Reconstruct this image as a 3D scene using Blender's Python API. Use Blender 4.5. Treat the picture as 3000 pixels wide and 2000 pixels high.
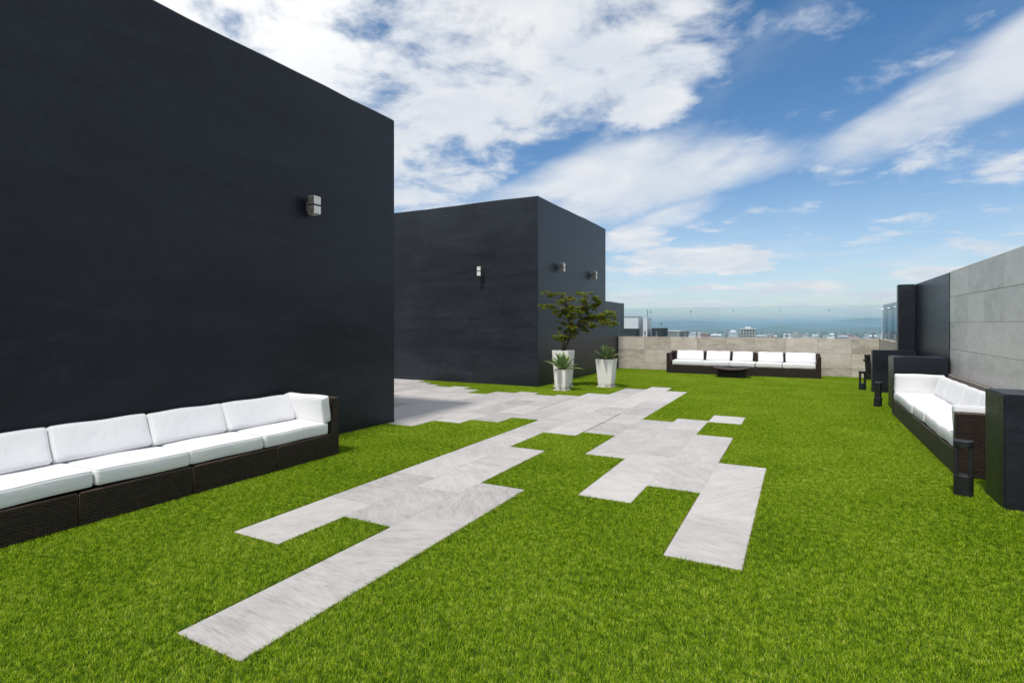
import bpy, bmesh, math, random
import numpy as np
from mathutils import Vector, Matrix, Euler
R = math.radians
rng = random.Random(7)
scene = bpy.context.scene
C = scene.collection
for o in list(bpy.data.objects):
    bpy.data.objects.remove(o)

# ------------------------------------------------------------------ camera
cam_d = bpy.data.cameras.new('camera')
cam = bpy.data.objects.new('camera', cam_d)
C.objects.link(cam)
scene.camera = cam
cam_d.sensor_width = 36.0
cam_d.sensor_fit = 'HORIZONTAL'
cam_d.lens = 36.0 * 1598.0 / 3000.0
cam_d.shift_y = -50.4 / 3000.0
cam_d.clip_start = 0.05
cam_d.clip_end = 60000.0
cam.location = (0, 0, 1.5)
cam.rotation_euler = (R(90), 0, R(27.92))

# ------------------------------------------------------------------ sun direction
SUN = Vector((-0.03, -0.50, 1.0)).normalized()
SUN_EL = math.asin(SUN.z)
SUN_ROT = math.atan2(SUN.x, SUN.y)

# ------------------------------------------------------------------ node helper
class NT:
    def __init__(self, tree):
        self.t = tree
        self.n = tree.nodes
        self.l = tree.links
    def node(self, kind, **kw):
        nd = self.n.new(kind)
        for k, v in kw.items():
            setattr(nd, k, v)
        return nd
    def put(self, sock, v):
        if hasattr(v, 'is_output') or isinstance(v, bpy.types.NodeSocket):
            self.l.new(v, sock)
        elif v is not None:
            if isinstance(v, (tuple, list)) and len(v) == 3 and sock.type == 'RGBA':
                v = (*v, 1.0)
            sock.default_value = v
    def m(self, op, a, b=None, c=None, clamp=False):
        nd = self.node('ShaderNodeMath', operation=op)
        nd.use_clamp = clamp
        self.put(nd.inputs[0], a)
        if b is not None: self.put(nd.inputs[1], b)
        if c is not None: self.put(nd.inputs[2], c)
        return nd.outputs[0]
    def vm(self, op, a, b=None):
        nd = self.node('ShaderNodeVectorMath', operation=op)
        self.put(nd.inputs[0], a)
        if b is not None: self.put(nd.inputs[1], b)
        return nd.outputs[0]
    def xyz(self, v):
        nd = self.node('ShaderNodeSeparateXYZ')
        self.put(nd.inputs[0], v)
        return nd.outputs
    def cxyz(self, x, y, z):
        nd = self.node('ShaderNodeCombineXYZ')
        self.put(nd.inputs[0], x); self.put(nd.inputs[1], y); self.put(nd.inputs[2], z)
        return nd.outputs[0]
    def noise(self, vec, scale=1.0, detail=4.0, rough=0.5, dist=0.0, dim='3D'):
        nd = self.node('ShaderNodeTexNoise', noise_dimensions=dim)
        self.put(nd.inputs['Vector'], vec)
        nd.inputs['Scale'].default_value = scale
        nd.inputs['Detail'].default_value = detail
        nd.inputs['Roughness'].default_value = rough
        nd.inputs['Distortion'].default_value = dist
        return nd.outputs['Fac']
    def sstep(self, v, a, b, lo=0.0, hi=1.0):
        nd = self.node('ShaderNodeMapRange', interpolation_type='SMOOTHSTEP')
        self.put(nd.inputs[0], v)
        nd.inputs[1].default_value = a; nd.inputs[2].default_value = b
        nd.inputs[3].default_value = lo; nd.inputs[4].default_value = hi
        return nd.outputs[0]
    def lin(self, v, a, b, lo=0.0, hi=1.0):
        nd = self.node('ShaderNodeMapRange')
        self.put(nd.inputs[0], v)
        nd.inputs[1].default_value = a; nd.inputs[2].default_value = b
        nd.inputs[3].default_value = lo; nd.inputs[4].default_value = hi
        return nd.outputs[0]
    def mix(self, fac, a, b, blend='MIX'):
        nd = self.node('ShaderNodeMix', data_type='RGBA', blend_type=blend)
        self.put(nd.inputs[0], fac)
        self.put(nd.inputs[6], a); self.put(nd.inputs[7], b)
        return nd.outputs[2]
    def ramp(self, fac, stops):
        nd = self.node('ShaderNodeValToRGB')
        self.put(nd.inputs[0], fac)
        el = nd.color_ramp.elements
        while len(el) < len(stops): el.new(0.5)
        for e, (p, c) in zip(el, stops):
            e.position = p; e.color = (*c, 1.0)
        return nd.outputs[0]
    def bump(self, h, strength=0.3, dist=0.01):
        nd = self.node('ShaderNodeBump')
        nd.inputs['Strength'].default_value = strength
        nd.inputs['Distance'].default_value = dist
        self.put(nd.inputs['Height'], h)
        return nd.outputs[0]

# ------------------------------------------------------------------ world: sky with clouds
world = bpy.data.worlds.new('World')
scene.world = world
world.cycles.sampling_method = 'MANUAL'
world.cycles.sample_map_resolution = 512
world.use_nodes = True
wt = world.node_tree
wt.nodes.clear()
W = NT(wt)
sky = W.node('ShaderNodeTexSky', sky_type='NISHITA')
sky.sun_disc = False
sky.sun_elevation = SUN_EL
sky.sun_rotation = SUN_ROT
sky.altitude = 300
sky.air_density = 1.0
sky.dust_density = 0.6
sky.ozone_density = 2.2
tc = W.node('ShaderNodeTexCoord')
dx, dy, dz = W.xyz(tc.outputs['Generated'])
az = W.m('SUBTRACT', W.m('MULTIPLY', W.m('ARCTAN2', dx, dy), 57.2958), -27.92)   # bearing, degrees
el = W.m('MULTIPLY', W.m('ARCSINE', dz), 57.2958)
zz = W.m('ADD', W.m('MAXIMUM', dz, 0.0), 0.13)
pl = W.cxyz(W.m('DIVIDE', dx, zz), W.m('DIVIDE', dy, zz), 0.0)
n1 = W.noise(pl, 3.0, 12, 0.63, 0.25)
n2 = W.noise(W.vm('ADD', pl, (7.3, 2.1, 4.0)), 0.75, 4, 0.5, 0.2)
# wind-drawn streaks rising to the right
ca, sa = math.cos(R(21)), math.sin(R(21))
su = W.m('ADD', W.m('MULTIPLY', az, ca), W.m('MULTIPLY', el, sa))
sv = W.m('SUBTRACT', W.m('MULTIPLY', el, ca), W.m('MULTIPLY', az, sa))
st = W.cxyz(W.m('MULTIPLY', su, 0.045), W.m('MULTIPLY', sv, 0.17), 3.0)
n3 = W.noise(st, 1.0, 7, 0.55, 0.5)
def blob(a0, e0, ra, re, ang, w):
    c_, s_ = math.cos(R(ang)), math.sin(R(ang))
    a = W.m('SUBTRACT', az, a0); e = W.m('SUBTRACT', el, e0)
    p = W.m('DIVIDE', W.m('ADD', W.m('MULTIPLY', a, c_), W.m('MULTIPLY', e, s_)), ra)
    q = W.m('DIVIDE', W.m('SUBTRACT', W.m('MULTIPLY', e, c_), W.m('MULTIPLY', a, s_)), re)
    d = W.m('ADD', W.m('MULTIPLY', p, p), W.m('MULTIPLY', q, q))
    return W.m('MULTIPLY', W.sstep(d, 1.0, 0.0), w)
def total(lst):
    acc = None
    for b_ in lst:
        acc = b_ if acc is None else W.m('ADD', acc, b_)
    return acc
heap = total([blob(*b) for b in (
    (-2, 26.5, 27, 11, 4, 0.85), (-32, 32, 24, 18, 0, 1.1), (13, 24.5, 12, 5, 14, 0.45),
    (-13, 12, 16, 8.0, 0, 0.55), (-6, 19, 14, 6, 0, 0.35), (-9, 16, 30, 10, 0, 0.18),
    (14.5, 20.6, 5.5, 2.6, 10, 0.75), (38.6, 14.4, 5.5, 2.6, 5, 0.85), (42.5, 12.0, 3, 1.6, 0, 0.6),
    (12.5, 8.7, 5.5, 2.0, 0, 1.0), (18.5, 6.2, 8, 1.9, 3, 1.15), (23, 6.2, 4, 2.0, 0, 0.8), (11, 6.0, 4, 1.2, 0, 0.7),
    (36.5, 8.6, 5, 1.3, 8, 0.5), (27, 3.4, 7, 1.0, 0, 0.95), (14, 3.0, 4, 0.8, 0, 0.9), (19, 3.6, 4, 0.7, 0, 0.8), (37, 4.2, 5, 1.0, 0, 0.8),
    (34, 2.5, 6, 0.7, 0, 0.9), (20, 1.9, 5, 0.6, 0, 0.85), (29, 1.6, 5, 0.5, 0, 0.8), (42, 6.4, 6, 1.8, 4, 0.35))])
hole = total([blob(*b) for b in ((-15, 28.8, 5, 2.6, 10, 0.6), (4.5, 17.6, 6, 2.0, 10, 0.55), (1, 20.4, 5, 1.4, 10, 0.3))])
drawn = total([blob(*b) for b in (
    (7, 13.0, 21, 5.0, 10, 0.75), (16, 15.8, 15, 4.8, 4, 0.55), (38.5, 18.0, 13, 3.6, 24, 0.85),
    (47, 21, 9, 4.6, 26, 0.5), (28, 15.6, 9, 2.6, 15, 0.35), (16.5, 10.6, 7, 1.3, 14, 0.5))])
# thin low stratus everywhere, patchy cover elsewhere in the sky
low = W.m('MULTIPLY', W.sstep(el, 12.0, 2.0), W.sstep(W.noise(W.cxyz(W.m('MULTIPLY', az, 0.06), W.m('MULTIPLY', el, 0.55), 1.0), 1.0, 6, 0.6, 0.4), 0.38, 0.70))
away = W.m('MULTIPLY', W.sstep(W.m('ABSOLUTE', az), 46.0, 62.0), 0.85)
away = W.m('MAXIMUM', away, W.m('MULTIPLY', W.sstep(el, 30.0, 42.0), 0.85))
heap = W.m('ADD', W.m('SUBTRACT', heap, hole), away)
heap = W.m('MULTIPLY', heap, 0.81)
d1 = W.m('ADD', heap, W.m('MULTIPLY', W.m('ADD', W.m('SUBTRACT', n1, 0.5), W.m('MULTIPLY', W.m('SUBTRACT', n2, 0.5), 0.3)), 3.1))
m1 = W.sstep(d1, 0.02, 0.86)
d2 = W.m('ADD', drawn, W.m('ADD', W.m('MULTIPLY', W.m('SUBTRACT', n3, 0.5), 1.7), W.m('MULTIPLY', W.m('SUBTRACT', n1, 0.5), 0.75)))
m2 = W.m('MULTIPLY', W.sstep(d2, 0.10, 1.05), 0.93)
haze_wisp = W.m('ADD', W.m('MULTIPLY', W.sstep(n3, 0.45, 0.82), 0.17), W.m('MULTIPLY', W.sstep(el, 16.0, 1.0), 0.22))
mask = W.m('MAXIMUM', W.m('MAXIMUM', m1, m2), W.m('MAXIMUM', W.m('MULTIPLY', low, 0.7), haze_wisp))
# thicker parts a little greyer underneath
thick = W.sstep(W.noise(W.vm('ADD', pl, (0.05, 0.09, 0.0)), 2.6, 7, 0.55, 0.3), 0.36, 0.70)
ccol = W.mix(thick, (4.9, 5.25, 5.8), (6.2, 6.25, 6.35))
glare = W.m('MULTIPLY', blob(-30, 33, 26, 20, 0, 1.0), m1)
ccol = W.mix(glare, ccol, (7.4, 7.4, 7.4))
tint = W.mix(W.sstep(el, 0.0, 30.0), (0.84, 0.90, 0.95), (0.38, 0.71, 0.90))
blue = W.mix(1.0, sky.outputs[0], tint, 'MULTIPLY')
wcol = W.mix(mask, blue, ccol)
bg = W.node('ShaderNodeBackground')
bg.inputs['Strength'].default_value = 0.096
wt.links.new(wcol, bg.inputs['Color'])
wo = W.node('ShaderNodeOutputWorld')
wt.links.new(bg.outputs[0], wo.inputs['Surface'])

# ------------------------------------------------------------------ sun lamp
sd = bpy.data.lights.new('sun', 'SUN')
sd.energy = 2.35
sd.angle = R(6.0)
sd.color = (1.0, 0.955, 0.89)
so = bpy.data.objects.new('sun', sd)
C.objects.link(so)
so.rotation_euler = SUN.to_track_quat('Z', 'Y').to_euler()
so.location = (0, 0, 30)

# ------------------------------------------------------------------ view
vs = scene.view_settings
vs.view_transform = 'Standard'
vs.look = 'None'
vs.exposure = 0.58
vs.gamma = 1.0
vs.use_curve_mapping = False
scene.render.engine = 'CYCLES'

# ================================================================== materials
def mat(name):
    m = bpy.data.materials.new(name)
    m.use_nodes = True
    nt = m.node_tree
    nt.nodes.clear()
    N = NT(nt)
    out = N.node('ShaderNodeOutputMaterial')
    b = N.node('ShaderNodeBsdfPrincipled')
    nt.links.new(b.outputs[0], out.inputs[0])
    N.b = b; N.out = out
    return m, N
def setp(N, **kw):
    mp = {'color': 'Base Color', 'rough': 'Roughness', 'metal': 'Metallic', 'normal': 'Normal',
          'spec': 'Specular IOR Level', 'alpha': 'Alpha', 'sheen': 'Sheen Weight'}
    for k, v in kw.items():
        N.put(N.b.inputs[mp[k]], v)
def opos(N): return N.node('ShaderNodeTexCoord').outputs['Object']
def gpos(N): return N.node('ShaderNodeNewGeometry').outputs['Position']
def orand(N): return N.node('ShaderNodeObjectInfo').outputs['Random']

# dark plaster
def plaster(name, base):
    m, N = mat(name)
    p = gpos(N)
    x, y, z = N.xyz(p)
    h = N.cxyz(N.m('MULTIPLY', x, 0.6), N.m('MULTIPLY', y, 0.6), N.m('MULTIPLY', z, 3.2))
    trow = N.noise(h, 1.1, 8, 0.62, 0.6)
    big = N.noise(p, 0.55, 4, 0.5, 0.4)
    fine = N.noise(p, 34, 5, 0.65)
    med = N.noise(p, 7, 6, 0.7, 0.6)
    f = N.m('ADD', N.m('ADD', N.m('MULTIPLY', trow, 0.38), N.m('MULTIPLY', big, 0.25)), N.m('ADD', N.m('MULTIPLY', fine, 0.15), N.m('MULTIPLY', med, 0.22)))
    d = tuple(c * 0.5 for c in base); l = tuple(min(1, c * 1.8) for c in base)
    col = N.ramp(f, ((0.33, d), (0.50, base), (0.68, l)))
    drips = N.noise(N.cxyz(N.m('MULTIPLY', x, 5), N.m('MULTIPLY', y, 5), N.m('MULTIPLY', z, 0.35)), 1.0, 5, 0.6)
    col = N.mix(N.sstep(drips, 0.55, 0.8, 0, 0.35), col, tuple(c * 1.35 for c in base))
    mott = N.m('ADD', N.m('MULTIPLY', trow, 0.55), N.m('ADD', N.m('MULTIPLY', fine, 0.22), N.m('MULTIPLY', med, 0.5)))
    setp(N, color=col, rough=N.lin(f, 0.3, 0.75, 0.27, 0.45), normal=N.bump(mott, 0.42, 0.02), spec=0.27)
    N.put(N.b.inputs['Specular Tint'], (0.86, 0.93, 1.0, 1.0))
    return m
M_wall = plaster('charcoal_plaster', (0.0152, 0.0172, 0.0235))
M_wall2 = plaster('lightened_charcoal_plaster', (0.0235, 0.0260, 0.0330))  # same charcoal paint, colour lightened so the far building looks more brightly lit
M_part = plaster('charcoal_render_partition', (0.0190, 0.0215, 0.0290))

# concrete tile cladding
def concrete(name, c0, c1, c2, rough=0.6):
    m, N = mat(name)
    p = gpos(N); r = orand(N)
    off = N.cxyz(N.m('MULTIPLY', r, 37), N.m('MULTIPLY', r, 11), N.m('MULTIPLY', r, 23))
    q = N.vm('ADD', p, off)
    x, y, z = N.xyz(q)
    a = N.noise(N.cxyz(x, y, N.m('MULTIPLY', z, 3.0)), 2.2, 8, 0.62, 0.5)
    b = N.noise(q, 9, 6, 0.6, 0.2)
    f = N.m('ADD', N.m('MULTIPLY', a, 0.7), N.m('MULTIPLY', b, 0.3))
    f = N.m('ADD', f, N.m('MULTIPLY', N.m('SUBTRACT', r, 0.5), 0.20))
    col = N.ramp(f, ((0.32, c0), (0.5, c1), (0.68, c2)))
    pits = N.noise(q, 70, 3, 0.6)
    col = N.mix(N.sstep(pits, 0.66, 0.75, 0, 0.45), col, c0)
    setp(N, color=col, rough=rough, normal=N.bump(N.m('ADD', b, N.m('MULTIPLY', pits, 0.4)), 0.18, 0.01))
    return m
M_conc = concrete('warm_concrete_tile', (0.37, 0.325, 0.265), (0.55, 0.495, 0.42), (0.67, 0.615, 0.53))
M_conc2 = concrete('grey_concrete_tile', (0.53, 0.51, 0.475), (0.65, 0.628, 0.59), (0.73, 0.708, 0.67), 0.42)
m, N = mat('dark_grout'); setp(N, color=(0.25, 0.24, 0.22), rough=0.9); M_grout = m

# paving stone
m, N = mat('pale_quartzite_tile')
p = gpos(N); r = orand(N)
x, y, z = N.xyz(p)
ang = N.m('ADD', N.m('MULTIPLY', N.m('SUBTRACT', N.m('FRACT', N.m('MULTIPLY', r, 13.7)), 0.5), 2.6), 0.1)
cs = N.m('COSINE', ang); sn = N.m('SINE', ang)
u = N.m('ADD', N.m('MULTIPLY', x, cs), N.m('MULTIPLY', y, sn))
v = N.m('SUBTRACT', N.m('MULTIPLY', y, cs), N.m('MULTIPLY', x, sn))
o_ = N.m('MULTIPLY', r, 91.7)
q = N.cxyz(N.m('ADD', N.m('MULTIPLY', u, 2.2), o_), N.m('ADD', N.m('MULTIPLY', v, 7.0), o_), o_)
a = N.noise(q, 1.9, 10, 0.70, 0.35)
b = N.noise(N.cxyz(N.m('ADD', N.m('MULTIPLY', u, 6), o_), N.m('ADD', N.m('MULTIPLY', v, 40), o_), 0.0), 1.5, 6, 0.6, 0.4)
c = N.noise(N.vm('ADD', p, N.cxyz(o_, 0.0, o_)), 2.3, 4, 0.5)
f = N.m('ADD', N.m('ADD', N.m('MULTIPLY', a, 0.42), N.m('MULTIPLY', b, 0.36)), N.m('MULTIPLY', c, 0.24))
f = N.m('ADD', f, N.m('MULTIPLY', N.m('SUBTRACT', N.m('FRACT', N.m('MULTIPLY', r, 7.31)), 0.5), 0.15))
col = N.ramp(f, ((0.33, (0.27, 0.255, 0.25)), (0.46, (0.40, 0.38, 0.37)), (0.56, (0.475, 0.452, 0.44)), (0.70, (0.56, 0.538, 0.522))))
warm = N.sstep(N.noise(p, 1.7, 5, 0.6, 0.6), 0.60, 0.80, 0, 0.30)
col = N.mix(warm, col, (0.52, 0.47, 0.40))
grit = N.noise(p, 120, 3, 0.6)
col = N.mix(N.sstep(grit, 0.60, 0.78, 0, 0.35), col, (0.36, 0.345, 0.335))
setp(N, color=col, rough=N.lin(a, 0.3, 0.7, 0.62, 0.8), normal=N.bump(N.m('ADD', b, N.m('MULTIPLY', grit, 0.5)), 0.25, 0.006))
M_tile = m
m, N = mat('pale_joint_mortar'); setp(N, color=N.ramp(N.noise(gpos(N), 9, 4), ((0.3, (0.36, 0.34, 0.32)), (0.7, (0.58, 0.56, 0.53)))), rough=0.9); M_bed = m
m, N = mat('dark_open_joint'); setp(N, color=(0.05, 0.035, 0.028), rough=0.95); M_gap = m

# turf
m, N = mat('turf_backing'); setp(N, color=N.ramp(N.noise(gpos(N), 30, 4), ((0.3, (0.035, 0.075, 0.004)), (0.7, (0.070, 0.120, 0.008)))), rough=0.95); M_turf = m
m, N = mat('grass_blade')
r = orand(N); p = gpos(N)
gpx, gpy, gpz = N.xyz(p)
roll = N.m('FRACT', N.m('MULTIPLY', N.m('SINE', N.m('MULTIPLY', N.m('FLOOR', N.m('DIVIDE', N.m('ADD', gpy, N.m('MULTIPLY', N.noise(p, 3.0, 2), 0.05)), 1.9)), 12.9)), 43.7))
pat = N.m('ADD', N.m('MULTIPLY', N.noise(p, 1.3, 6, 0.65, 0.4), 0.8), N.m('ADD', N.m('MULTIPLY', N.noise(p, 0.35, 3, 0.5), 0.35), N.m('MULTIPLY', N.m('SUBTRACT', roll, 1.0), 0.12)))
fine = N.sstep(N.noise(p, 20, 4, 0.65), 0.32, 0.68)
at = N.node('ShaderNodeAttribute'); at.attribute_name = 'tone'
f = N.m('ADD', N.m('ADD', N.m('MULTIPLY', at.outputs['Fac'], 0.42), N.m('MULTIPLY', pat, 0.36)), N.m('MULTIPLY', fine, 0.26))
col = N.ramp(f, ((0.25, (0.034, 0.090, 0.003)), (0.45, (0.180, 0.325, 0.008)), (0.67, (0.385, 0.520, 0.018)), (0.88, (0.66, 0.69, 0.17))))
setp(N, color=col, rough=0.65, spec=0.08)
tr = N.node('ShaderNodeBsdfTranslucent'); N.put(tr.inputs[0], col)
ms = N.node('ShaderNodeMixShader'); ms.inputs[0].default_value = 0.34
m.node_tree.links.new(N.b.outputs[0], ms.inputs[1]); m.node_tree.links.new(tr.outputs[0], ms.inputs[2])
m.node_tree.links.new(ms.outputs[0], N.out.inputs[0])
M_grass = m

# wicker: flat dark resin strands woven over and under
def wicker(name, period):
    m, N = mat(name)
    p = opos(N)
    x, y, z = N.xyz(p)
    hcoord = N.m('ADD', x, y)
    nx, ny, nz = N.xyz(N.node('ShaderNodeNewGeometry').outputs['Normal'])
    up = N.m('GREATER_THAN', N.m('ABSOLUTE', nz), 0.7)
    a = N.m('ADD', N.m('MULTIPLY', hcoord, N.m('SUBTRACT', 1.0, up)), N.m('MULTIPLY', x, up))
    b = N.m('ADD', N.m('MULTIPLY', z, N.m('SUBTRACT', 1.0, up)), N.m('MULTIPLY', y, up))
    row = N.m('DIVIDE', b, period * 0.62)
    rf = N.m('FRACT', row); ri = N.m('FLOOR', row)
    colp = N.m('ADD', N.m('DIVIDE', a, period * 1.9), N.m('MULTIPLY', N.m('MODULO', N.m('ABSOLUTE', ri), 2.0), 0.5))
    across = N.m('SINE', N.m('MULTIPLY', rf, math.pi))
    along = N.m('ABSOLUTE', N.m('SINE', N.m('MULTIPLY', colp, math.pi)))
    hgt = N.m('MULTIPLY', N.m('POWER', across, 0.6), N.m('POWER', along, 0.7))
    cell = N.noise(N.cxyz(N.m('FLOOR', colp), ri, 0.0), 3.1, 1, 0.5)
    c0 = N.mix(N.sstep(cell, 0.3, 0.7), (0.018, 0.011, 0.0085), (0.046, 0.027, 0.020))
    col = N.mix(N.sstep(hgt, 0.1, 0.62), (0.007, 0.005, 0.004), c0)
    setp(N, color=col, rough=0.48, spec=0.3, normal=N.bump(hgt, 0.6, 0.005))
    return m
M_wick = wicker('brown_wicker', 0.021)
m, N = mat('wicker_rim'); 
p = opos(N); x, y, z = N.xyz(p)
w = N.m('SINE', N.m('MULTIPLY', N.m('ADD', N.m('ADD', x, y), z), 330))
setp(N, color=N.mix(N.sstep(w, -0.6, 0.6), (0.02, 0.012, 0.009), (0.11, 0.062, 0.043)), rough=0.45, normal=N.bump(w, 0.6, 0.004)); M_rim = m
m, N = mat('sofa_inner_shade_board'); setp(N, color=(0.02, 0.014, 0.012), rough=0.9); M_deck = m

m, N = mat('white_cushion_cloth')
p = opos(N)
wv = N.noise(p, 260, 2, 0.5)
fold = N.noise(p, 5.5, 5, 0.55, 0.8)
setp(N, color=N.mix(fold, (0.745, 0.745, 0.76), (0.81, 0.81, 0.815)), rough=0.85, spec=0.2, sheen=0.15,
     normal=N.bump(N.m('ADD', N.m('MULTIPLY', wv, 0.08), fold), 0.30, 0.03)); M_cush = m
m, N = mat('cushion_piping'); setp(N, color=(0.72, 0.72, 0.735), rough=0.8); M_pipe = m

# planters, plants
m, N = mat('weathered_white_planter')
p = opos(N); x, y, z = N.xyz(p)
st = N.noise(N.cxyz(N.m('MULTIPLY', x, 7), N.m('MULTIPLY', y, 7), N.m('MULTIPLY', z, 2.2)), 1.0, 7, 0.62, 0.8)
sp = N.noise(p, 7, 6, 0.65)
col = N.ramp(N.m('ADD', N.m('MULTIPLY', st, 0.6), N.m('MULTIPLY', sp, 0.4)), ((0.28, (0.58, 0.56, 0.52)), (0.42, (0.82, 0.795, 0.745)), (0.60, (0.88, 0.86, 0.82))))
foot = N.m('MULTIPLY', N.sstep(z, 0.10, 0.0), N.sstep(sp, 0.35, 0.6))
col = N.mix(N.m('MULTIPLY', foot, 0.75), col, (0.20, 0.15, 0.11))
setp(N, color=col, rough=0.75, normal=N.bump(sp, 0.2, 0.01)); M_pot = m
m, N = mat('soil'); setp(N, color=N.ramp(N.noise(opos(N), 40, 4), ((0.3, (0.015, 0.010, 0.007)), (0.7, (0.06, 0.042, 0.03)))), rough=0.95, normal=N.bump(N.noise(opos(N), 60, 3), 0.8, 0.02)); M_soil = m
m, N = mat('agave_leaf')
r = orand(N); p = opos(N)
pz = N.xyz(p)[2]
nz_ = N.noise(p, 14, 4, 0.5)
col = N.ramp(N.m('ADD', N.m('MULTIPLY', r, 0.7), N.m('MULTIPLY', nz_, 0.3)), ((0.1, (0.15, 0.24, 0.095)), (0.55, (0.27, 0.37, 0.14)), (0.85, (0.36, 0.46, 0.18)), (1.0, (0.48, 0.52, 0.15))))
tl = N.sstep(N.noise(p, 3.0, 2), 0.55, 0.75, 0, 0.35)
col = N.mix(tl, col, (0.28, 0.35, 0.19))
setp(N, color=col, rough=0.42, spec=0.45)
tr = N.node('ShaderNodeBsdfTranslucent'); N.put(tr.inputs[0], col)
ms = N.node('ShaderNodeMixShader'); ms.inputs[0].default_value = 0.15
m.node_tree.links.new(N.b.outputs[0], ms.inputs[1]); m.node_tree.links.new(tr.outputs[0], ms.inputs[2]); m.node_tree.links.new(ms.outputs[0], N.out.inputs[0])
M_agave = m
m, N = mat('yellowed_agave_leaf'); setp(N, color=N.ramp(N.noise(opos(N), 9, 4), ((0.3, (0.20, 0.24, 0.05)), (0.7, (0.42, 0.37, 0.06)))), rough=0.5); M_agave_y = m
m, N = mat('tree_leaf')
p = gpos(N)
n_ = N.noise(p, 5.5, 3, 0.6); n2_ = N.noise(p, 45, 2, 0.5)
col = N.ramp(N.m('ADD', N.m('MULTIPLY', n_, 0.55), N.m('MULTIPLY', n2_, 0.45)), ((0.32, (0.070, 0.125, 0.010)), (0.47, (0.165, 0.225, 0.012)), (0.58, (0.26, 0.23, 0.02)), (0.68, (0.34, 0.12, 0.03))))
setp(N, color=col, rough=0.5, spec=0.3)
tr = N.node('ShaderNodeBsdfTranslucent'); N.put(tr.inputs[0], col)
ms = N.node('ShaderNodeMixShader'); ms.inputs[0].default_value = 0.3
m.node_tree.links.new(N.b.outputs[0], ms.inputs[1]); m.node_tree.links.new(tr.outputs[0], ms.inputs[2]); m.node_tree.links.new(ms.outputs[0], N.out.inputs[0])
M_leaf = m
m, N = mat('bark'); setp(N, color=N.ramp(N.noise(opos(N), 30, 5), ((0.3, (0.025, 0.016, 0.012)), (0.7, (0.11, 0.075, 0.052)))), rough=0.9, normal=N.bump(N.noise(opos(N), 60, 4), 0.6, 0.01)); M_bark = m

# metals, glass
m, N = mat('black_painted_metal'); setp(N, color=N.ramp(N.noise(opos(N), 20, 4), ((0.3, (0.008, 0.009, 0.010)), (0.7, (0.018, 0.020, 0.021)))), rough=0.48); M_black = m
m, N = mat('dull_lamp_metal'); setp(N, color=N.ramp(N.noise(opos(N), 25, 4), ((0.3, (0.10, 0.094, 0.09)), (0.7, (0.17, 0.16, 0.155)))), rough=0.45, metal=0.5); M_lampm = m
m, N = mat('frosted_lamp_face'); setp(N, color=N.ramp(N.noise(opos(N), 22, 4), ((0.3, (0.68, 0.65, 0.64)), (0.7, (0.82, 0.79, 0.78)))), rough=0.35); M_lampf = m
m, N = mat('bright_steel'); setp(N, color=(0.55, 0.56, 0.57), rough=0.28, metal=0.9); M_steel = m
m, N = mat('blue_tinted_glass')
tp = N.node('ShaderNodeBsdfTransparent'); tp.inputs[0].default_value = (0.925, 0.968, 0.988, 1)
gl = N.node('ShaderNodeBsdfGlossy'); gl.inputs['Roughness'].default_value = 0.02; gl.inputs[0].default_value = (0.9, 0.95, 1, 1)
fr = N.node('ShaderNodeFresnel'); fr.inputs[0].default_value = 1.4
ms = N.node('ShaderNodeMixShader')
m.node_tree.links.new(fr.outputs[0], ms.inputs[0]); m.node_tree.links.new(tp.outputs[0], ms.inputs[1]); m.node_tree.links.new(gl.outputs[0], ms.inputs[2])
m.node_tree.links.new(ms.outputs[0], N.out.inputs[0]); N.n.remove(N.b)
M_glass = m
m, N = mat('glass_edge'); setp(N, color=(0.40, 0.60, 0.66), rough=0.15); M_gedge = m

# far city
def flat(name, c, rough=0.8, var=0.25):
    m, N = mat(name)
    p = gpos(N)
    f = N.noise(p, 0.15, 5, 0.6)
    col = N.ramp(f, ((0.3, tuple(k * (1 - var) for k in c)), (0.7, tuple(min(1, k * (1 + var * 0.5)) for k in c))))
    setp(N, color=col, rough=rough)
    return m
M_white = flat('white_render', (0.78, 0.78, 0.78), 0.8, 0.08)
M_cream = flat('cream_render', (0.66, 0.62, 0.54))
M_lgrey = flat('light_grey_render', (0.50, 0.51, 0.52))
M_mgrey = flat('mid_grey_render', (0.27, 0.28, 0.28))
M_brick = flat('reddish_render', (0.48, 0.25, 0.18))
M_troof = flat('terracotta_roof', (0.38, 0.19, 0.12))
M_dkgrn = flat('dark_teal_grey_render', (0.035, 0.05, 0.055))
M_win = flat('far_window_glass', (0.055, 0.075, 0.09), 0.25, 0.4)
m, N = mat('city_ground')
p = gpos(N)
f = N.m('ADD', N.m('MULTIPLY', N.noise(p, 0.0035, 6, 0.65), 0.6), N.m('MULTIPLY', N.noise(p, 0.03, 4, 0.6), 0.4))
setp(N, color=N.ramp(f, ((0.38, (0.035, 0.060, 0.020)), (0.50, (0.075, 0.095, 0.045)), (0.60, (0.22, 0.21, 0.185)), (0.72, (0.33, 0.31, 0.28)))), rough=0.95)
M_ground = m
m, N = mat('wooded_hill')
p = gpos(N)
setp(N, color=N.ramp(N.noise(p, 0.004, 7, 0.65), ((0.35, (0.022, 0.045, 0.014)), (0.65, (0.070, 0.095, 0.035)))), rough=0.95)
M_hill = m
m, N = mat('tree_canopy_far'); setp(N, color=N.ramp(N.noise(gpos(N), 0.12, 5, 0.6), ((0.3, (0.02, 0.04, 0.012)), (0.7, (0.07, 0.10, 0.03)))), rough=0.9); M_farwood = m

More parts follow.
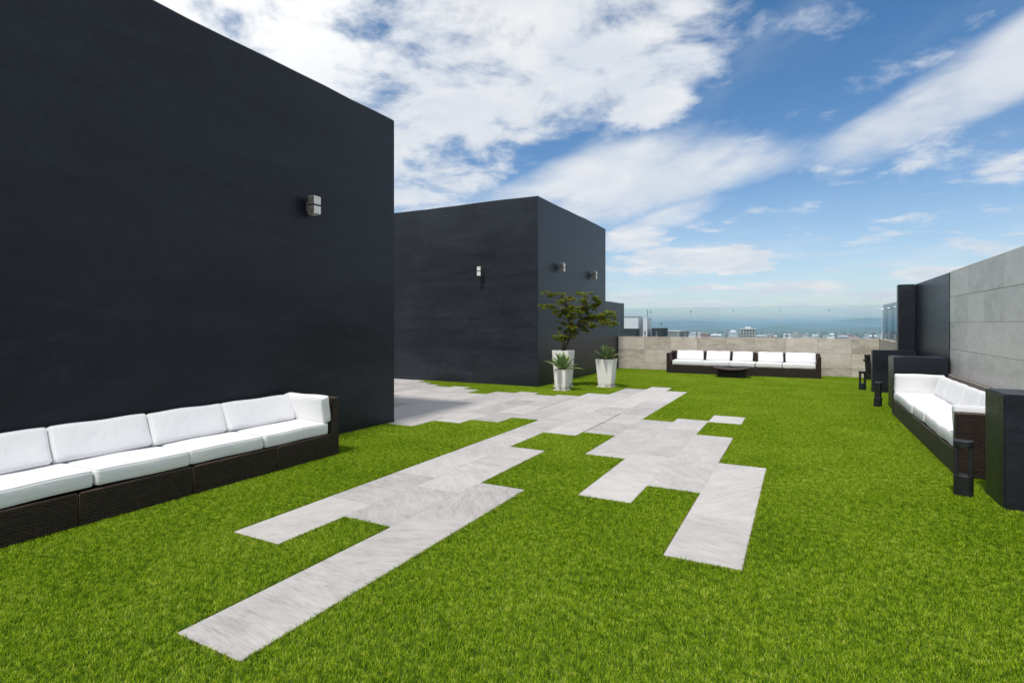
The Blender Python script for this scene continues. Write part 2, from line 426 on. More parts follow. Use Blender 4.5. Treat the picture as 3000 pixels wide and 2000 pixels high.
# ================================================================== mesh helpers
class MB:
    def __init__(self): self.v = []; self.f = []
    def add(self, vs_, fs_):
        o = len(self.v)
        self.v += [tuple(p) for p in vs_]
        self.f += [tuple(i + o for i in f) for f in fs_]
        return self
    def box(self, x0, x1, y0, y1, z0, z1, mtx=None):
        vs_ = [(x, y, z) for z in (z0, z1) for y in (y0, y1) for x in (x0, x1)]
        if mtx is not None: vs_ = [mtx @ Vector(p) for p in vs_]
        return self.add(vs_, [(0, 2, 3, 1), (4, 5, 7, 6), (0, 1, 5, 4), (2, 6, 7, 3), (0, 4, 6, 2), (1, 3, 7, 5)])
    def tube(self, pts, rad, n=6):
        pts = [Vector(p) for p in pts]
        if not isinstance(rad, (list, tuple)): rad = [rad] * len(pts)
        vs_ = []; fs_ = []
        for i, p in enumerate(pts):
            t = (pts[min(i + 1, len(pts) - 1)] - pts[max(i - 1, 0)]).normalized()
            a = t.cross(Vector((0.31, 0.2, 0.93)))
            if a.length < 1e-3: a = t.cross(Vector((1, 0, 0)))
            a.normalize(); b = t.cross(a)
            for k in range(n):
                th = 2 * math.pi * k / n
                vs_.append(p + (a * math.cos(th) + b * math.sin(th)) * rad[i])
        for i in range(len(pts) - 1):
            for k in range(n):
                k2 = (k + 1) % n
                fs_.append((i * n + k, i * n + k2, (i + 1) * n + k2, (i + 1) * n + k))
        fs_.append(tuple(range(n))[::-1])
        fs_.append(tuple((len(pts) - 1) * n + k for k in range(n)))
        return self.add(vs_, fs_)
    def mesh(self, name, material, smooth=False):
        me = bpy.data.meshes.new(name)
        me.from_pydata(self.v, [], self.f)
        me.materials.append(material)
        if smooth:
            me.polygons.foreach_set('use_smooth', [True] * len(me.polygons))
        me.update()
        return me
    def build(self, name, material, parent=None, smooth=False, bevel=0.0, seg=2):
        me = self.mesh(name, material, smooth)
        if bevel > 0:
            bm = bmesh.new(); bm.from_mesh(me)
            bmesh.ops.remove_doubles(bm, verts=bm.verts, dist=1e-5)
            bmesh.ops.bevel(bm, geom=list(bm.edges), offset=bevel, segments=seg, affect='EDGES', clamp_overlap=True)
            bmesh.ops.recalc_face_normals(bm, faces=bm.faces)
            bm.to_mesh(me); bm.free()
        return link(name, me, parent)
def link(name, me, parent=None, loc=None, rot=None):
    o = bpy.data.objects.new(name, me)
    C.objects.link(o)
    if loc is not None: o.location = loc
    if rot is not None: o.rotation_euler = rot
    if parent is not None: o.parent = parent
    return o
def empty(name, loc=(0, 0, 0), rz=0.0):
    o = bpy.data.objects.new(name, None)
    o.empty_display_size = 0.2
    C.objects.link(o)
    o.location = loc; o.rotation_euler = (0, 0, rz)
    return o
def tag(o, label=None, cat=None, group=None, kind=None):
    if label: o['label'] = label
    if cat: o['category'] = cat
    if group: o['group'] = group
    if kind: o['kind'] = kind
    return o

def rounded_box(hx, hy, hz, r, puff=0.0, seed=0, n=7, wob=0.004):
    """soft cushion shape, half sizes hx hy hz; swells by puff in z"""
    rr = random.Random(seed)
    ph = [rr.uniform(0, 6.28) for _ in range(8)]
    def samp(h, k):
        e = [0, 0.12 * r, 0.4 * r, 0.72 * r, r]
        inner = [-(h - r) + 2 * (h - r) * i / k for i in range(k + 1)]
        return [-h + t for t in e[:-1]] + inner + [h - t for t in reversed(e[:-1])]
    X, Y, Z = samp(hx, n), samp(hy, n), samp(hz, 2)
    idx = {}; vs_ = []; fs_ = []
    def vid(i, j, k):
        key = (i, j, k)
        if key not in idx:
            idx[key] = len(vs_)
            p = Vector((X[i], Y[j], Z[k]))
            inn = Vector((max(-(hx - r), min(hx - r, p.x)), max(-(hy - r), min(hy - r, p.y)), max(-(hz - r), min(hz - r, p.z))))
            d = p - inn
            if d.length > 1e-9:
                p = inn + d.normalized() * r * min(1.0, d.length / r if d.length < r else 1.0)
                big = max(abs(d.x), abs(d.y), abs(d.z))
                p = inn + d.normalized() * big
            fx = 1 - (p.x / hx) ** 2; fy = 1 - (p.y / hy) ** 2; fz = 1 - (p.z / hz) ** 2
            p.z += math.copysign(puff * max(0, fx) ** 0.6 * max(0, fy) ** 0.6, p.z) * (abs(p.z) / hz)
            p.x += math.copysign(puff * 0.5 * max(0, fz) * max(0, fy) ** 0.5, p.x) * (abs(p.x) / hx) ** 4
            p.y += math.copysign(puff * 0.5 * max(0, fz) * max(0, fx) ** 0.5, p.y) * (abs(p.y) / hy) ** 4
            p.z += wob * math.sin(p.x * 11 + ph[0]) * math.sin(p.y * 9 + ph[1])
            p.x += wob * math.sin(p.y * 13 + ph[2]) ; p.y += wob * math.sin(p.x * 12 + ph[3])
            vs_.append(p)
        return idx[key]
    nx, ny, nz = len(X) - 1, len(Y) - 1, len(Z) - 1
    for i in range(nx):
        for j in range(ny):
            fs_.append((vid(i, j, nz), vid(i + 1, j, nz), vid(i + 1, j + 1, nz), vid(i, j + 1, nz)))
            fs_.append((vid(i, j, 0), vid(i, j + 1, 0), vid(i + 1, j + 1, 0), vid(i + 1, j, 0)))
    for i in range(nx):
        for k in range(nz):
            fs_.append((vid(i, 0, k), vid(i + 1, 0, k), vid(i + 1, 0, k + 1), vid(i, 0, k + 1)))
            fs_.append((vid(i, ny, k), vid(i, ny, k + 1), vid(i + 1, ny, k + 1), vid(i + 1, ny, k)))
    for j in range(ny):
        for k in range(nz):
            fs_.append((vid(0, j, k), vid(0, j, k + 1), vid(0, j + 1, k + 1), vid(0, j + 1, k)))
            fs_.append((vid(nx, j, k), vid(nx, j + 1, k), vid(nx, j + 1, k + 1), vid(nx, j, k + 1)))
    rings = []
    for k in (0, nz):
        rings.append([vs_[vid(i, 0, k)] for i in range(nx)] + [vs_[vid(nx, j, k)] for j in range(ny)]
                     + [vs_[vid(i, ny, k)] for i in range(nx, 0, -1)] + [vs_[vid(0, j, k)] for j in range(ny, 0, -1)])
    return vs_, fs_, rings
def cushion(name, parent, centre, half, rot=(0, 0, 0), r=0.035, puff=0.012, seed=0):
    cv, cf, rings = rounded_box(*half, r, puff, seed)
    mb = MB(); mb.add(cv, cf)
    me = mb.mesh(name, M_cush, True)
    o = link(name, me, parent, centre, rot)
    mb = MB()
    for rg in rings: mb.tube(rg + [rg[0]], 0.0042, 5)
    mb.build('piping', M_pipe, o, smooth=True)
    return o

# ================================================================== setting: ground, hills, roof deck
GZ = -60.0
g = MB(); g.add([(-15000, -15000, GZ), (15000, -15000, GZ), (15000, 15000, GZ), (-15000, 15000, GZ)], [(0, 1, 2, 3)])
tag(g.build('ground', M_ground), kind='structure')
def ridge(name, dist, width, prof, seed, depth=900):
    rr = random.Random(seed)
    ph = [rr.uniform(0, 6.28) for _ in range(9)]
    vs_ = []; fs_ = []
    n = 150
    fx = Vector((-math.sin(R(27.92)), math.cos(R(27.92)), 0)); rt = Vector((fx.y, -fx.x, 0))
    for i in range(n + 1):
        t = -1 + 2 * i / n
        s = t * width
        h = prof(t) + (dist / 5200.0) * sum(a * math.sin(t * w_ + p_) for a, w_, p_ in ((5.5, 9, ph[0]), (4, 17, ph[1]), (2.4, 31, ph[2]), (1.5, 57, ph[3]), (0.9, 101, ph[4]), (0.6, 170, ph[5])))
        c_ = fx * math.sqrt(max(0.1, dist * dist - (0.55 * s) ** 2)) + rt * s
        for q_, hh in ((-1, 0), (-0.45, 0.55), (0, 1.0), (0.5, 0.6), (1, 0)):
            vs_.append((c_.x + fx.x * q_ * depth, c_.y + fx.y * q_ * depth, GZ - 1 + max(4.0, h - GZ) * hh))
    for i in range(n):
        for k in range(4):
            a = i * 5 + k
            fs_.append((a, a + 5, a + 6, a + 1))
    mb = MB(); mb.add(vs_, fs_)
    return tag(mb.build(name, M_hill, smooth=True), kind='structure')
ridge('hills', 11500, 11000, lambda t: 22 + 62 * math.exp(-((t - 0.34) / 0.07) ** 2) + 84 * math.exp(-((t - 0.66) / 0.09) ** 2) + 34 * math.exp(-((t - 0.49) / 0.035) ** 2) - 30 * math.exp(-((t - 0.56) / 0.03) ** 2), 3)
ridge('hills', 8200, 8000, lambda t: -30 + 34 * math.exp(-((t - 0.53) / 0.05) ** 2) + 22 * math.exp(-((t - 0.37) / 0.04) ** 2) + 26 * math.exp(-((t - 0.70) / 0.05) ** 2), 5, 700)
ridge('hills', 5200, 5000, lambda t: -44 + 27 * math.exp(-((t - 0.49) / 0.030) ** 2) + 16 * math.exp(-((t - 0.66) / 0.07) ** 2) + 6 * math.exp(-((t - 0.3) / 0.05) ** 2), 8, 500)

hb = MB(); hb.box(-16.0, 2.55, -9.0, 18.6, GZ, -0.06)
tag(hb.build('roof_deck', M_mgrey), kind='structure')

# ------------------------------------------------------------------ paving layout (columns run away from the camera)
PX = 0.4735
def cx(i): return -0.32 - PX * i
cols = []
def col_(i, y0, y1, n): cols.append((i, y0, y1, n))
col_(0, 3.605, 6.27, 3); col_(1, 5.08, 7.745, 3); col_(1, 8.83, 9.53, 1); col_(2, 4.52, 8.93, 5); col_(3, 5.98, 8.58, 3)
col_(4, 1.585, 4.43, 3); col_(4, 7.17, 12.48, 6); col_(5, 3.16, 5.91, 3); col_(5, 6.90, 13.14, 7); col_(6, 2.55, 12.55, 11)
col_(7, 7.77, 11.29, 4); col_(8, 7.28, 10.74, 4); col_(9, 6.94, 10.53, 4); col_(10, 6.41, 10.85, 5)
col_(11, 6.62, 10.59, 4); col_(12, 6.62, 10.10, 4); col_(13, 6.62, 10.66, 5); col_(14, 6.62, 11.04, 5); col_(15, 6.62, 10.86, 5)
col_(16, 6.62, 11.10, 5); col_(17, 6.62, 11.42, 5); col_(18, 6.62, 11.80, 6); col_(19, 6.62, 11.80, 6); col_(20, 6.62, 11.80, 6)
rects = [(cx(i) - PX, cx(i), y0, y1) for i, y0, y1, n in cols]
bed = MB()
for (x0, x1, y0, y1) in rects: bed.box(x0, x1, y0, y1, -0.05, -0.0030)
path = tag(bed.build('path', M_bed), kind='structure')
eb = MB()
for (x0, x1, y0, y1) in rects: eb.box(x0 - 0.007, x1 + 0.007, y0 - 0.007, y1 + 0.007, -0.04, -0.0065)
m, N = mat('brown_edge_soil'); setp(N, color=N.ramp(N.noise(gpos(N), 25, 4), ((0.3, (0.055, 0.035, 0.018)), (0.7, (0.15, 0.10, 0.05)))), rough=0.95)
eb.build('edge_soil', m, path)
tile_cache = {}
def tile_mesh(w_, l_):
    k = (round(w_, 3), round(l_, 3))
    if k not in tile_cache:
        mb = MB(); mb.box(-w_ / 2, w_ / 2, -l_ / 2, l_ / 2, -0.03, 0.0)
        me = mb.mesh('tile', M_tile)
        bm = bmesh.new(); bm.from_mesh(me)
        tops = [e for e in bm.edges if all(v_.co.z > -0.001 for v_ in e.verts)]
        bmesh.ops.bevel(bm, geom=tops, offset=0.0025, segments=1, affect='EDGES')
        bm.to_mesh(me); bm.free()
        tile_cache[k] = me
    return tile_cache[k]
for i, y0, y1, n in cols:
    L = (y1 - y0) / n
    for k in range(n):
        ya, yb = y0 + k * L, y0 + (k + 1) * L
        xa, xb = cx(i) - PX, cx(i)
        if i == 7 and yb > 8.9: xa += 0.014          # open joint
        if i == 4 and 7.1 < ya < 8.9: xa += 0.016
        xa += 0.0016; xb -= 0.0016; ya += 0.0016; yb -= 0.0016
        o = link('tile', tile_mesh(xb - xa, yb - ya), path, ((xa + xb) / 2, (ya + yb) / 2, rng.uniform(-0.0012, 0.0012)))
for (i, ya, yb, w_) in ((7, 8.65, 11.28, 0.014), (4, 7.18, 9.0, 0.016)):
    mb = MB(); mb.box(cx(i) - PX + 0.001, cx(i) - PX + w_, ya, yb, -0.02, -0.0022)
    mb.build('open_joint', M_gap, path)

# ------------------------------------------------------------------ lawn sheet and turf blades
LB = (-13.0, 2.52, -3.0, 18.2)
lw = MB(); lw.add([(LB[0], LB[2], -0.012), (LB[1], LB[2], -0.012), (LB[1], LB[3], -0.012), (LB[0], LB[3], -0.012)], [(0, 1, 2, 3)])
tag(lw.build('lawn', M_turf), kind='structure')

nrg = np.random.default_rng(11)
cuts = [(x0 - 0.004, x1 + 0.004, y0 - 0.004, y1 + 0.004) for (x0, x1, y0, y1) in rects]
cuts += [(-14, -5.57, -9, 6.60), (-14, -5.57, 11.83, 18.3), (1.46, 2.3, 5.80, 6.29), (1.43, 2.3, 11.51, 12.15), (1.40, 2.3, 14.41, 14.92),
         (-14, 3, 18.20, 19), (-5.50, -4.76, -1, 4.63), (1.38, 2.2, 6.8, 11.05), (-3.66, 0.46, 17.23, 18.0), (1.93, 3, 14, 19)]
cuts = np.array(cuts)
fwx, fwy = -math.sin(R(27.92)), math.cos(R(27.92))
def grid(s_):
    gx = np.arange(-9.28, 2.24, s_) + s_ / 2; gy = np.arange(-0.16, 18.24, s_) + s_ / 2
    return np.stack(np.meshgrid(gx, gy), -1).reshape(-1, 2)
def hits(P, half):
    h = np.zeros(len(P), bool)
    for c_ in cuts:
        h |= (P[:, 0] + half > c_[0]) & (P[:, 0] - half < c_[1]) & (P[:, 1] + half > c_[2]) & (P[:, 1] - half < c_[3])
    return h
def seen(P):          # leave out the ground behind and far beside the lens
    dep = P[:, 0] * fwx + P[:, 1] * fwy
    lat = P[:, 0] * fwy - P[:, 1] * fwx
    return (dep > 0.7) & (np.abs(lat) < dep * 1.0 + 1.0)
CELL = 0.16; SUB = 0.02
big = grid(CELL); big = big[seen(big)]
blocked = hits(big, CELL / 2)
sml = []
offs = (np.arange(8) - 3.5) * SUB
for c_ in big[blocked]:
    sml.append(np.stack(np.meshgrid(c_[0] + offs, c_[1] + offs), -1).reshape(-1, 2))
sml = np.concatenate(sml)
sml = sml[~hits(sml, 0.0)]
sml += nrg.uniform(-0.006, 0.006, sml.shape)
big = big[~blocked]
gv = np.concatenate([np.column_stack([big, np.full(len(big), -0.012)]), np.column_stack([sml, np.full(len(sml), -0.012)])])
gme = bpy.data.meshes.new('grass')
gme.from_pydata(gv.tolist(), [], [])
NV = 8
which = np.concatenate([nrg.integers(0, NV, len(big)), NV + nrg.integers(0, NV, len(sml))]).astype(np.int32)
turn = np.concatenate([nrg.integers(0, 4, len(big)) * (math.pi / 2), nrg.uniform(0, 6.283, len(sml))]).astype(np.float32)
at_ = gme.attributes.new('which', 'INT', 'POINT'); at_.data.foreach_set('value', which)
at_ = gme.attributes.new('turn', 'FLOAT', 'POINT'); at_.data.foreach_set('value', turn)
grass = bpy.data.objects.new('grass', gme)
C.objects.link(grass)
gme.materials.append(M_grass)
tag(grass, 'short bright green turf blades covering the roof terrace', 'grass', kind='stuff')
tufts = bpy.data.collections.new('turf_tufts')
def tuft(k, size, count, square):
    rr = random.Random(100 + k)
    mb = MB(); tone = []
    for b_ in range(count):
        if square: bx, by = rr.uniform(-size / 2, size / 2), rr.uniform(-size / 2, size / 2)
        else:
            a0 = rr.uniform(0, 6.283); rad = size / 2 * math.sqrt(rr.random())
            bx, by = rad * math.cos(a0), rad * math.sin(a0)
        th = rr.uniform(0, 6.283)
        h = rr.uniform(0.012, 0.025)
        lean = rr.uniform(0.15, 1.0) * h
        wd = rr.uniform(0.0008, 0.0015)
        tx, ty = math.cos(th), math.sin(th)
        px_, py_ = -ty * wd, tx * wd
        mx, my, mz = bx + tx * lean * 0.35, by + ty * lean * 0.35, h * 0.62
        ex, ey, ez = bx + tx * lean, by + ty * lean, h
        mb.add([(bx - px_, by - py_, 0), (bx + px_, by + py_, 0), (mx + px_ * 0.9, my + py_ * 0.9, mz), (mx - px_ * 0.9, my - py_ * 0.9, mz), (ex, ey, ez)],
               [(0, 1, 2, 3), (3, 2, 4)])
        tone += [rr.random()] * 5
    me = mb.mesh('turf_tuft', M_grass)
    a_ = me.attributes.new('tone', 'FLOAT', 'POINT'); a_.data.foreach_set('value', tone)
    o = bpy.data.objects.new('turf_tuft_%02d' % k, me)
    tufts.objects.link(o)
for k in range(NV): tuft(k, CELL, 1050, True)
for k in range(NV): tuft(NV + k, 0.024, 16, False)
ng = bpy.data.node_groups.new('turf_scatter', 'GeometryNodeTree')
ng.interface.new_socket('Geometry', in_out='INPUT', socket_type='NodeSocketGeometry')
ng.interface.new_socket('Geometry', in_out='OUTPUT', socket_type='NodeSocketGeometry')
gi = ng.nodes.new('NodeGroupInput'); go = ng.nodes.new('NodeGroupOutput')
ci = ng.nodes.new('GeometryNodeCollectionInfo'); ci.inputs['Collection'].default_value = tufts
ci.inputs['Separate Children'].default_value = True; ci.inputs['Reset Children'].default_value = True
ip = ng.nodes.new('GeometryNodeInstanceOnPoints'); ip.inputs['Pick Instance'].default_value = True
na = ng.nodes.new('GeometryNodeInputNamedAttribute'); na.data_type = 'INT'; na.inputs['Name'].default_value = 'which'
nb_ = ng.nodes.new('GeometryNodeInputNamedAttribute'); nb_.data_type = 'FLOAT'; nb_.inputs['Name'].default_value = 'turn'
cx_ = ng.nodes.new('ShaderNodeCombineXYZ')
rs = ng.nodes.new('FunctionNodeRandomValue'); rs.data_type = 'FLOAT_VECTOR'
rs.inputs[0].default_value = (1, 1, 0.85); rs.inputs[1].default_value = (1, 1, 1.15)
ng.links.new(gi.outputs[0], ip.inputs['Points']); ng.links.new(ci.outputs[0], ip.inputs['Instance'])
ng.links.new(na.outputs[0], ip.inputs['Instance Index'])
ng.links.new(nb_.outputs[0], cx_.inputs[2]); ng.links.new(cx_.outputs[0], ip.inputs['Rotation'])
ng.links.new(rs.outputs[0], ip.inputs['Scale'])
ng.links.new(ip.outputs[0], go.inputs[0])
gm = grass.modifiers.new('turf', 'NODES'); gm.node_group = ng

# ================================================================== buildings and walls of the terrace
def wall_block(name, x0, x1, y0, y1, z1, label, seed, step=0.45, amp=0.010):
    """plastered volume whose top arris wanders a little"""
    rr = random.Random(seed)
    nx = max(1, int((x1 - x0) / step)); ny = max(1, int((y1 - y0) / step))
    vs_ = []; fs_ = []
    ring = [(x0 + (x1 - x0) * i / nx, y0) for i in range(nx)] + [(x1, y0 + (y1 - y0) * j / ny) for j in range(ny)] \
        + [(x1 - (x1 - x0) * i / nx, y1) for i in range(nx)] + [(x0, y1 - (y1 - y0) * j / ny) for j in range(ny)]
    n = len(ring)
    cxm, cym = (x0 + x1) / 2, (y0 + y1) / 2
    tops = [z1 + rr.uniform(-amp, amp) for _ in ring]
    for lv in range(4):
        for (x, y), t in zip(ring, tops):
            ins = 0.0
            if lv == 2: z = t - 0.018
            elif lv == 3:
                z = t; ins = 0.018
            else: z = -0.05 if lv == 0 else t * 0.5
            ox = x - math.copysign(ins, x - cxm) if (abs(x - x0) < 1e-6 or abs(x - x1) < 1e-6) else x
            oy = y - math.copysign(ins, y - cym) if (abs(y - y0) < 1e-6 or abs(y - y1) < 1e-6) else y
            vs_.append((ox, oy, z))
    for lv in range(3):
        for k in range(n):
            k2 = (k + 1) % n
            fs_.append((lv * n + k, lv * n + k2, (lv + 1) * n + k2, (lv + 1) * n + k))
    # parapet top 0.2 wide, then sunk roof
    for k in range(n):
        x, y, z = vs_[3 * n + k]
        vs_.append((x + (cxm - x) * min(1, 0.2 / max(0.2, abs(x - cxm))) * (1 if abs(abs(x - cxm) - (x1 - x0) / 2) < 0.05 else 0),
                    y + (cym - y) * min(1, 0.2 / max(0.2, abs(y - cym))) * (1 if abs(abs(y - cym) - (y1 - y0) / 2) < 0.05 else 0), z))
    for k in range(n):
        k2 = (k + 1) % n
        fs_.append((3 * n + k, 3 * n + k2, 4 * n + k2, 4 * n + k))
    for k in range(n):
        x, y, z = vs_[4 * n + k]
        vs_.append((x, y, z1 - 0.25))
    for k in range(n):
        k2 = (k + 1) % n
        fs_.append((4 * n + k, 4 * n + k2, 5 * n + k2, 5 * n + k))
    fs_.append(tuple(5 * n + k for k in range(n)))
    mb = MB(); mb.add(vs_, fs_)
    me = mb.mesh(name, M_wall)
    bm = bmesh.new(); bm.from_mesh(me)
    bmesh.ops.recalc_face_normals(bm, faces=bm.faces)
    bm.to_mesh(me); bm.free()
    return link(name, me), label
b1, _ = wall_block('plastered_building', -13.5, -5.56, -8.0, 6.60, 4.655, '', 1)
tag(b1, 'tall charcoal plastered roof building behind the left wicker sofa', 'building')
b2 = empty('plastered_building', (-5.56, 11.83, 0))
tag(b2, 'charcoal roof building with a lower wing behind the potted tree', 'building')
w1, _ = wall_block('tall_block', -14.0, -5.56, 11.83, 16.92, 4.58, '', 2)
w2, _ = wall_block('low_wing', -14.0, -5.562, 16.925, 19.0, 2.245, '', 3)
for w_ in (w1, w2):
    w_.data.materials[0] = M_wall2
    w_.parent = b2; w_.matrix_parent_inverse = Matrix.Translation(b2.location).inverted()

# tile-clad parapet along the far edge
def clad_panel(parent, material, p0, p1, z0, z1, axis, face, name='panel'):
    """one thin concrete tile; axis 'x' spans x at y=face, axis 'y' spans y at x=face"""
    mb = MB()
    g_ = 0.0025
    jut = rng.uniform(-0.0015, 0.0015)
    if axis == 'x': mb.box(p0 + g_, p1 - g_, face + jut, face + 0.02, z0 + g_, z1 - g_)
    else: mb.box(face + jut, face + 0.02, p0 + g_, p1 - g_, z0 + g_, z1 - g_)
    return mb.build(name, material, parent, bevel=0.0015, seg=1)
rows = [(-0.04, 0.237), (0.237, 0.660), (0.660, 1.076)]
pw = MB(); pw.box(-5.55, 2.1, 18.262, 18.42, -0.05, 1.07)
pw = pw.build('parapet_wall', M_grout)
tag(pw, 'low parapet clad in warm beige concrete tiles behind the far sofa', 'wall')
bj = [-5.54, -4.63, -3.79, -2.95, -2.09, -1.246, -0.41, 0.433, 1.27, 1.925]
for (z0, z1) in rows:
    for a, b in zip(bj[:-1], bj[1:]): clad_panel(pw, M_conc, a, b, z0, z1, 'x', 18.25)
mb = MB(); mb.box(-5.55, 2.1, 18.246, 18.44, 1.078, 1.084); mb.build('coping', M_conc, pw)
ps = MB(); ps.box(1.942, 2.1, 14.93, 18.245, -0.05, 1.07)
ps = ps.build('parapet_wall', M_grout)
tag(ps, 'short tiled parapet return running from the corner to the dark fin', 'wall')
for (z0, z1) in rows:
    for a, b in ((14.94, 15.75), (15.75, 16.58), (16.58, 17.41), (17.41, 18.243)): clad_panel(ps, M_conc, a, b, z0, z1, 'y', 1.930)
mb = MB(); mb.box(1.926, 2.12, 14.93, 18.243, 1.078, 1.084); mb.build('coping', M_conc, ps)

# tall clad wall on the right
rw = MB(); rw.box(2.242, 2.45, 2.2, 11.60, -0.05, 2.368)
rw = rw.build('clad_wall', M_grout)
tag(rw, 'tall grey concrete tiled wall behind the right-hand sofa', 'wall')
rrow = [(-0.04, 0.237), (0.237, 0.660), (0.660, 1.088), (1.088, 1.529), (1.529, 1.956), (1.956, 2.374)]
ry = [11.598, 11.30, 10.47, 9.65, 8.82, 7.99, 7.16, 6.33, 5.50, 4.67, 3.84, 3.01, 2.2]
for k, (z0, z1) in enumerate(rrow):
    for b, a in zip(ry[:-1], ry[1:]): clad_panel(rw, M_conc2 if k > 1 else M_conc, a, b, z0, z1, 'y', 2.222 if k > 1 else 2.190)
mb = MB(); mb.box(2.226, 2.46, 2.2, 11.597, 2.376, 2.386); mb.build('coping', M_conc2, rw)

# dark fin wall beyond it
fw = MB(); fw.box(2.215, 2.46, 11.604, 14.94, -0.05, 2.378); fw.box(1.905, 2.2125, 14.70, 14.925, -0.05, 2.38)
fw = fw.build('fin_wall', M_part, bevel=0.012)
tag(fw, 'tall charcoal fin wall with a short return at the terrace corner', 'wall')
# three low partitions between the seats
for (x0, x1, y0, y1, lab) in (
        (1.455, 2.187, 5.79, 6.30, 'low charcoal partition at the right edge beside the near bollard light'),
        (1.424, 2.186, 11.50, 12.16, 'low charcoal partition directly behind the right-hand sofa'),
        (1.396, 2.20, 14.40, 14.66, 'low charcoal partition nearest the far parapet, below the tall fin')):
    mb = MB(); mb.box(x0, x1, y0, y1, -0.05, 0.93)
    tag(mb.build('partition_wall', M_part, bevel=0.012), lab, 'partition', 'low charcoal partitions')

# ------------------------------------------------------------------ glass balustrade
bal = empty('glass_balustrade', (-5.5, 18.34, 1.08))
tag(bal, 'frameless blue-tinted glass balustrade on top of the far parapet', 'balustrade')
def keepw(o, par):
    o.parent = par; o.matrix_parent_inverse = Matrix.Translation(par.location).inverted(); return o
joints = [-5.53, -4.455, -3.16, -1.87, -0.57, 0.715, 1.985]
for a, b in zip(joints[:-1], joints[1:]):
    mb = MB(); mb.box(a + 0.006, b - 0.006, 18.335, 18.347, 1.115, 2.035)
    pane = keepw(mb.build('pane', M_glass), bal)
    mb = MB(); mb.box(a + 0.006, b - 0.006, 18.335, 18.347, 2.0355, 2.037)
    keepw(mb.build('pane_edge', M_gedge), bal)
    for e in (a + 0.006, b - 0.006):
        mb = MB(); mb.box(e - 0.0006, e + 0.0006, 18.334, 18.348, 1.115, 2.035)
        keepw(mb.build('pane_edge', M_gedge), bal)
def spigot(x, y):
    mb = MB(); mb.tube([(x, y, 1.085), (x, y, 1.10), (x, y, 1.10), (x, y, 1.16)], [0.035, 0.035, 0.018, 0.018], 10)
    mb.box(x - 0.022, x + 0.022, y - 0.018, y + 0.018, 1.16, 1.27)
    return keepw(mb.build('spigot', M_steel, smooth=False), bal)
def disc(x, y, z, ax):
    mb = MB()
    if ax == 'y': mb.tube([(x, y - 0.025, z), (x, y + 0.025, z)], 0.021, 12)
    else: mb.tube([(x - 0.025, y, z), (x + 0.025, y, z)], 0.021, 12)
    return keepw(mb.build('clamp_disc', M_steel), bal)
for j in joints[1:]:
    for s in (-0.19, 0.19):
        if j + s < 1.9: spigot(j + s, 18.341)
    if j < 1.9: disc(j, 18.341, 1.915, 'y')
for a, b in ((15.0, 16.02), (16.03, 17.14), (17.15, 18.31)):
    mb = MB(); mb.box(2.012, 2.024, a, b, 1.115, 2.035); keepw(mb.build('pane', M_glass), bal)
    mb = MB(); mb.box(2.012, 2.024, a, b, 2.0355, 2.037); keepw(mb.build('pane_edge', M_gedge), bal)
    spigot(2.018, a + 0.2); spigot(2.018, b - 0.2)
    disc(2.018, b + 0.004, 1.915, 'x')
    mb = MB(); mb.box(2.011, 2.025, b - 0.0015, b + 0.0015, 1.115, 2.035); keepw(mb.build('pane_edge', M_gedge), bal)

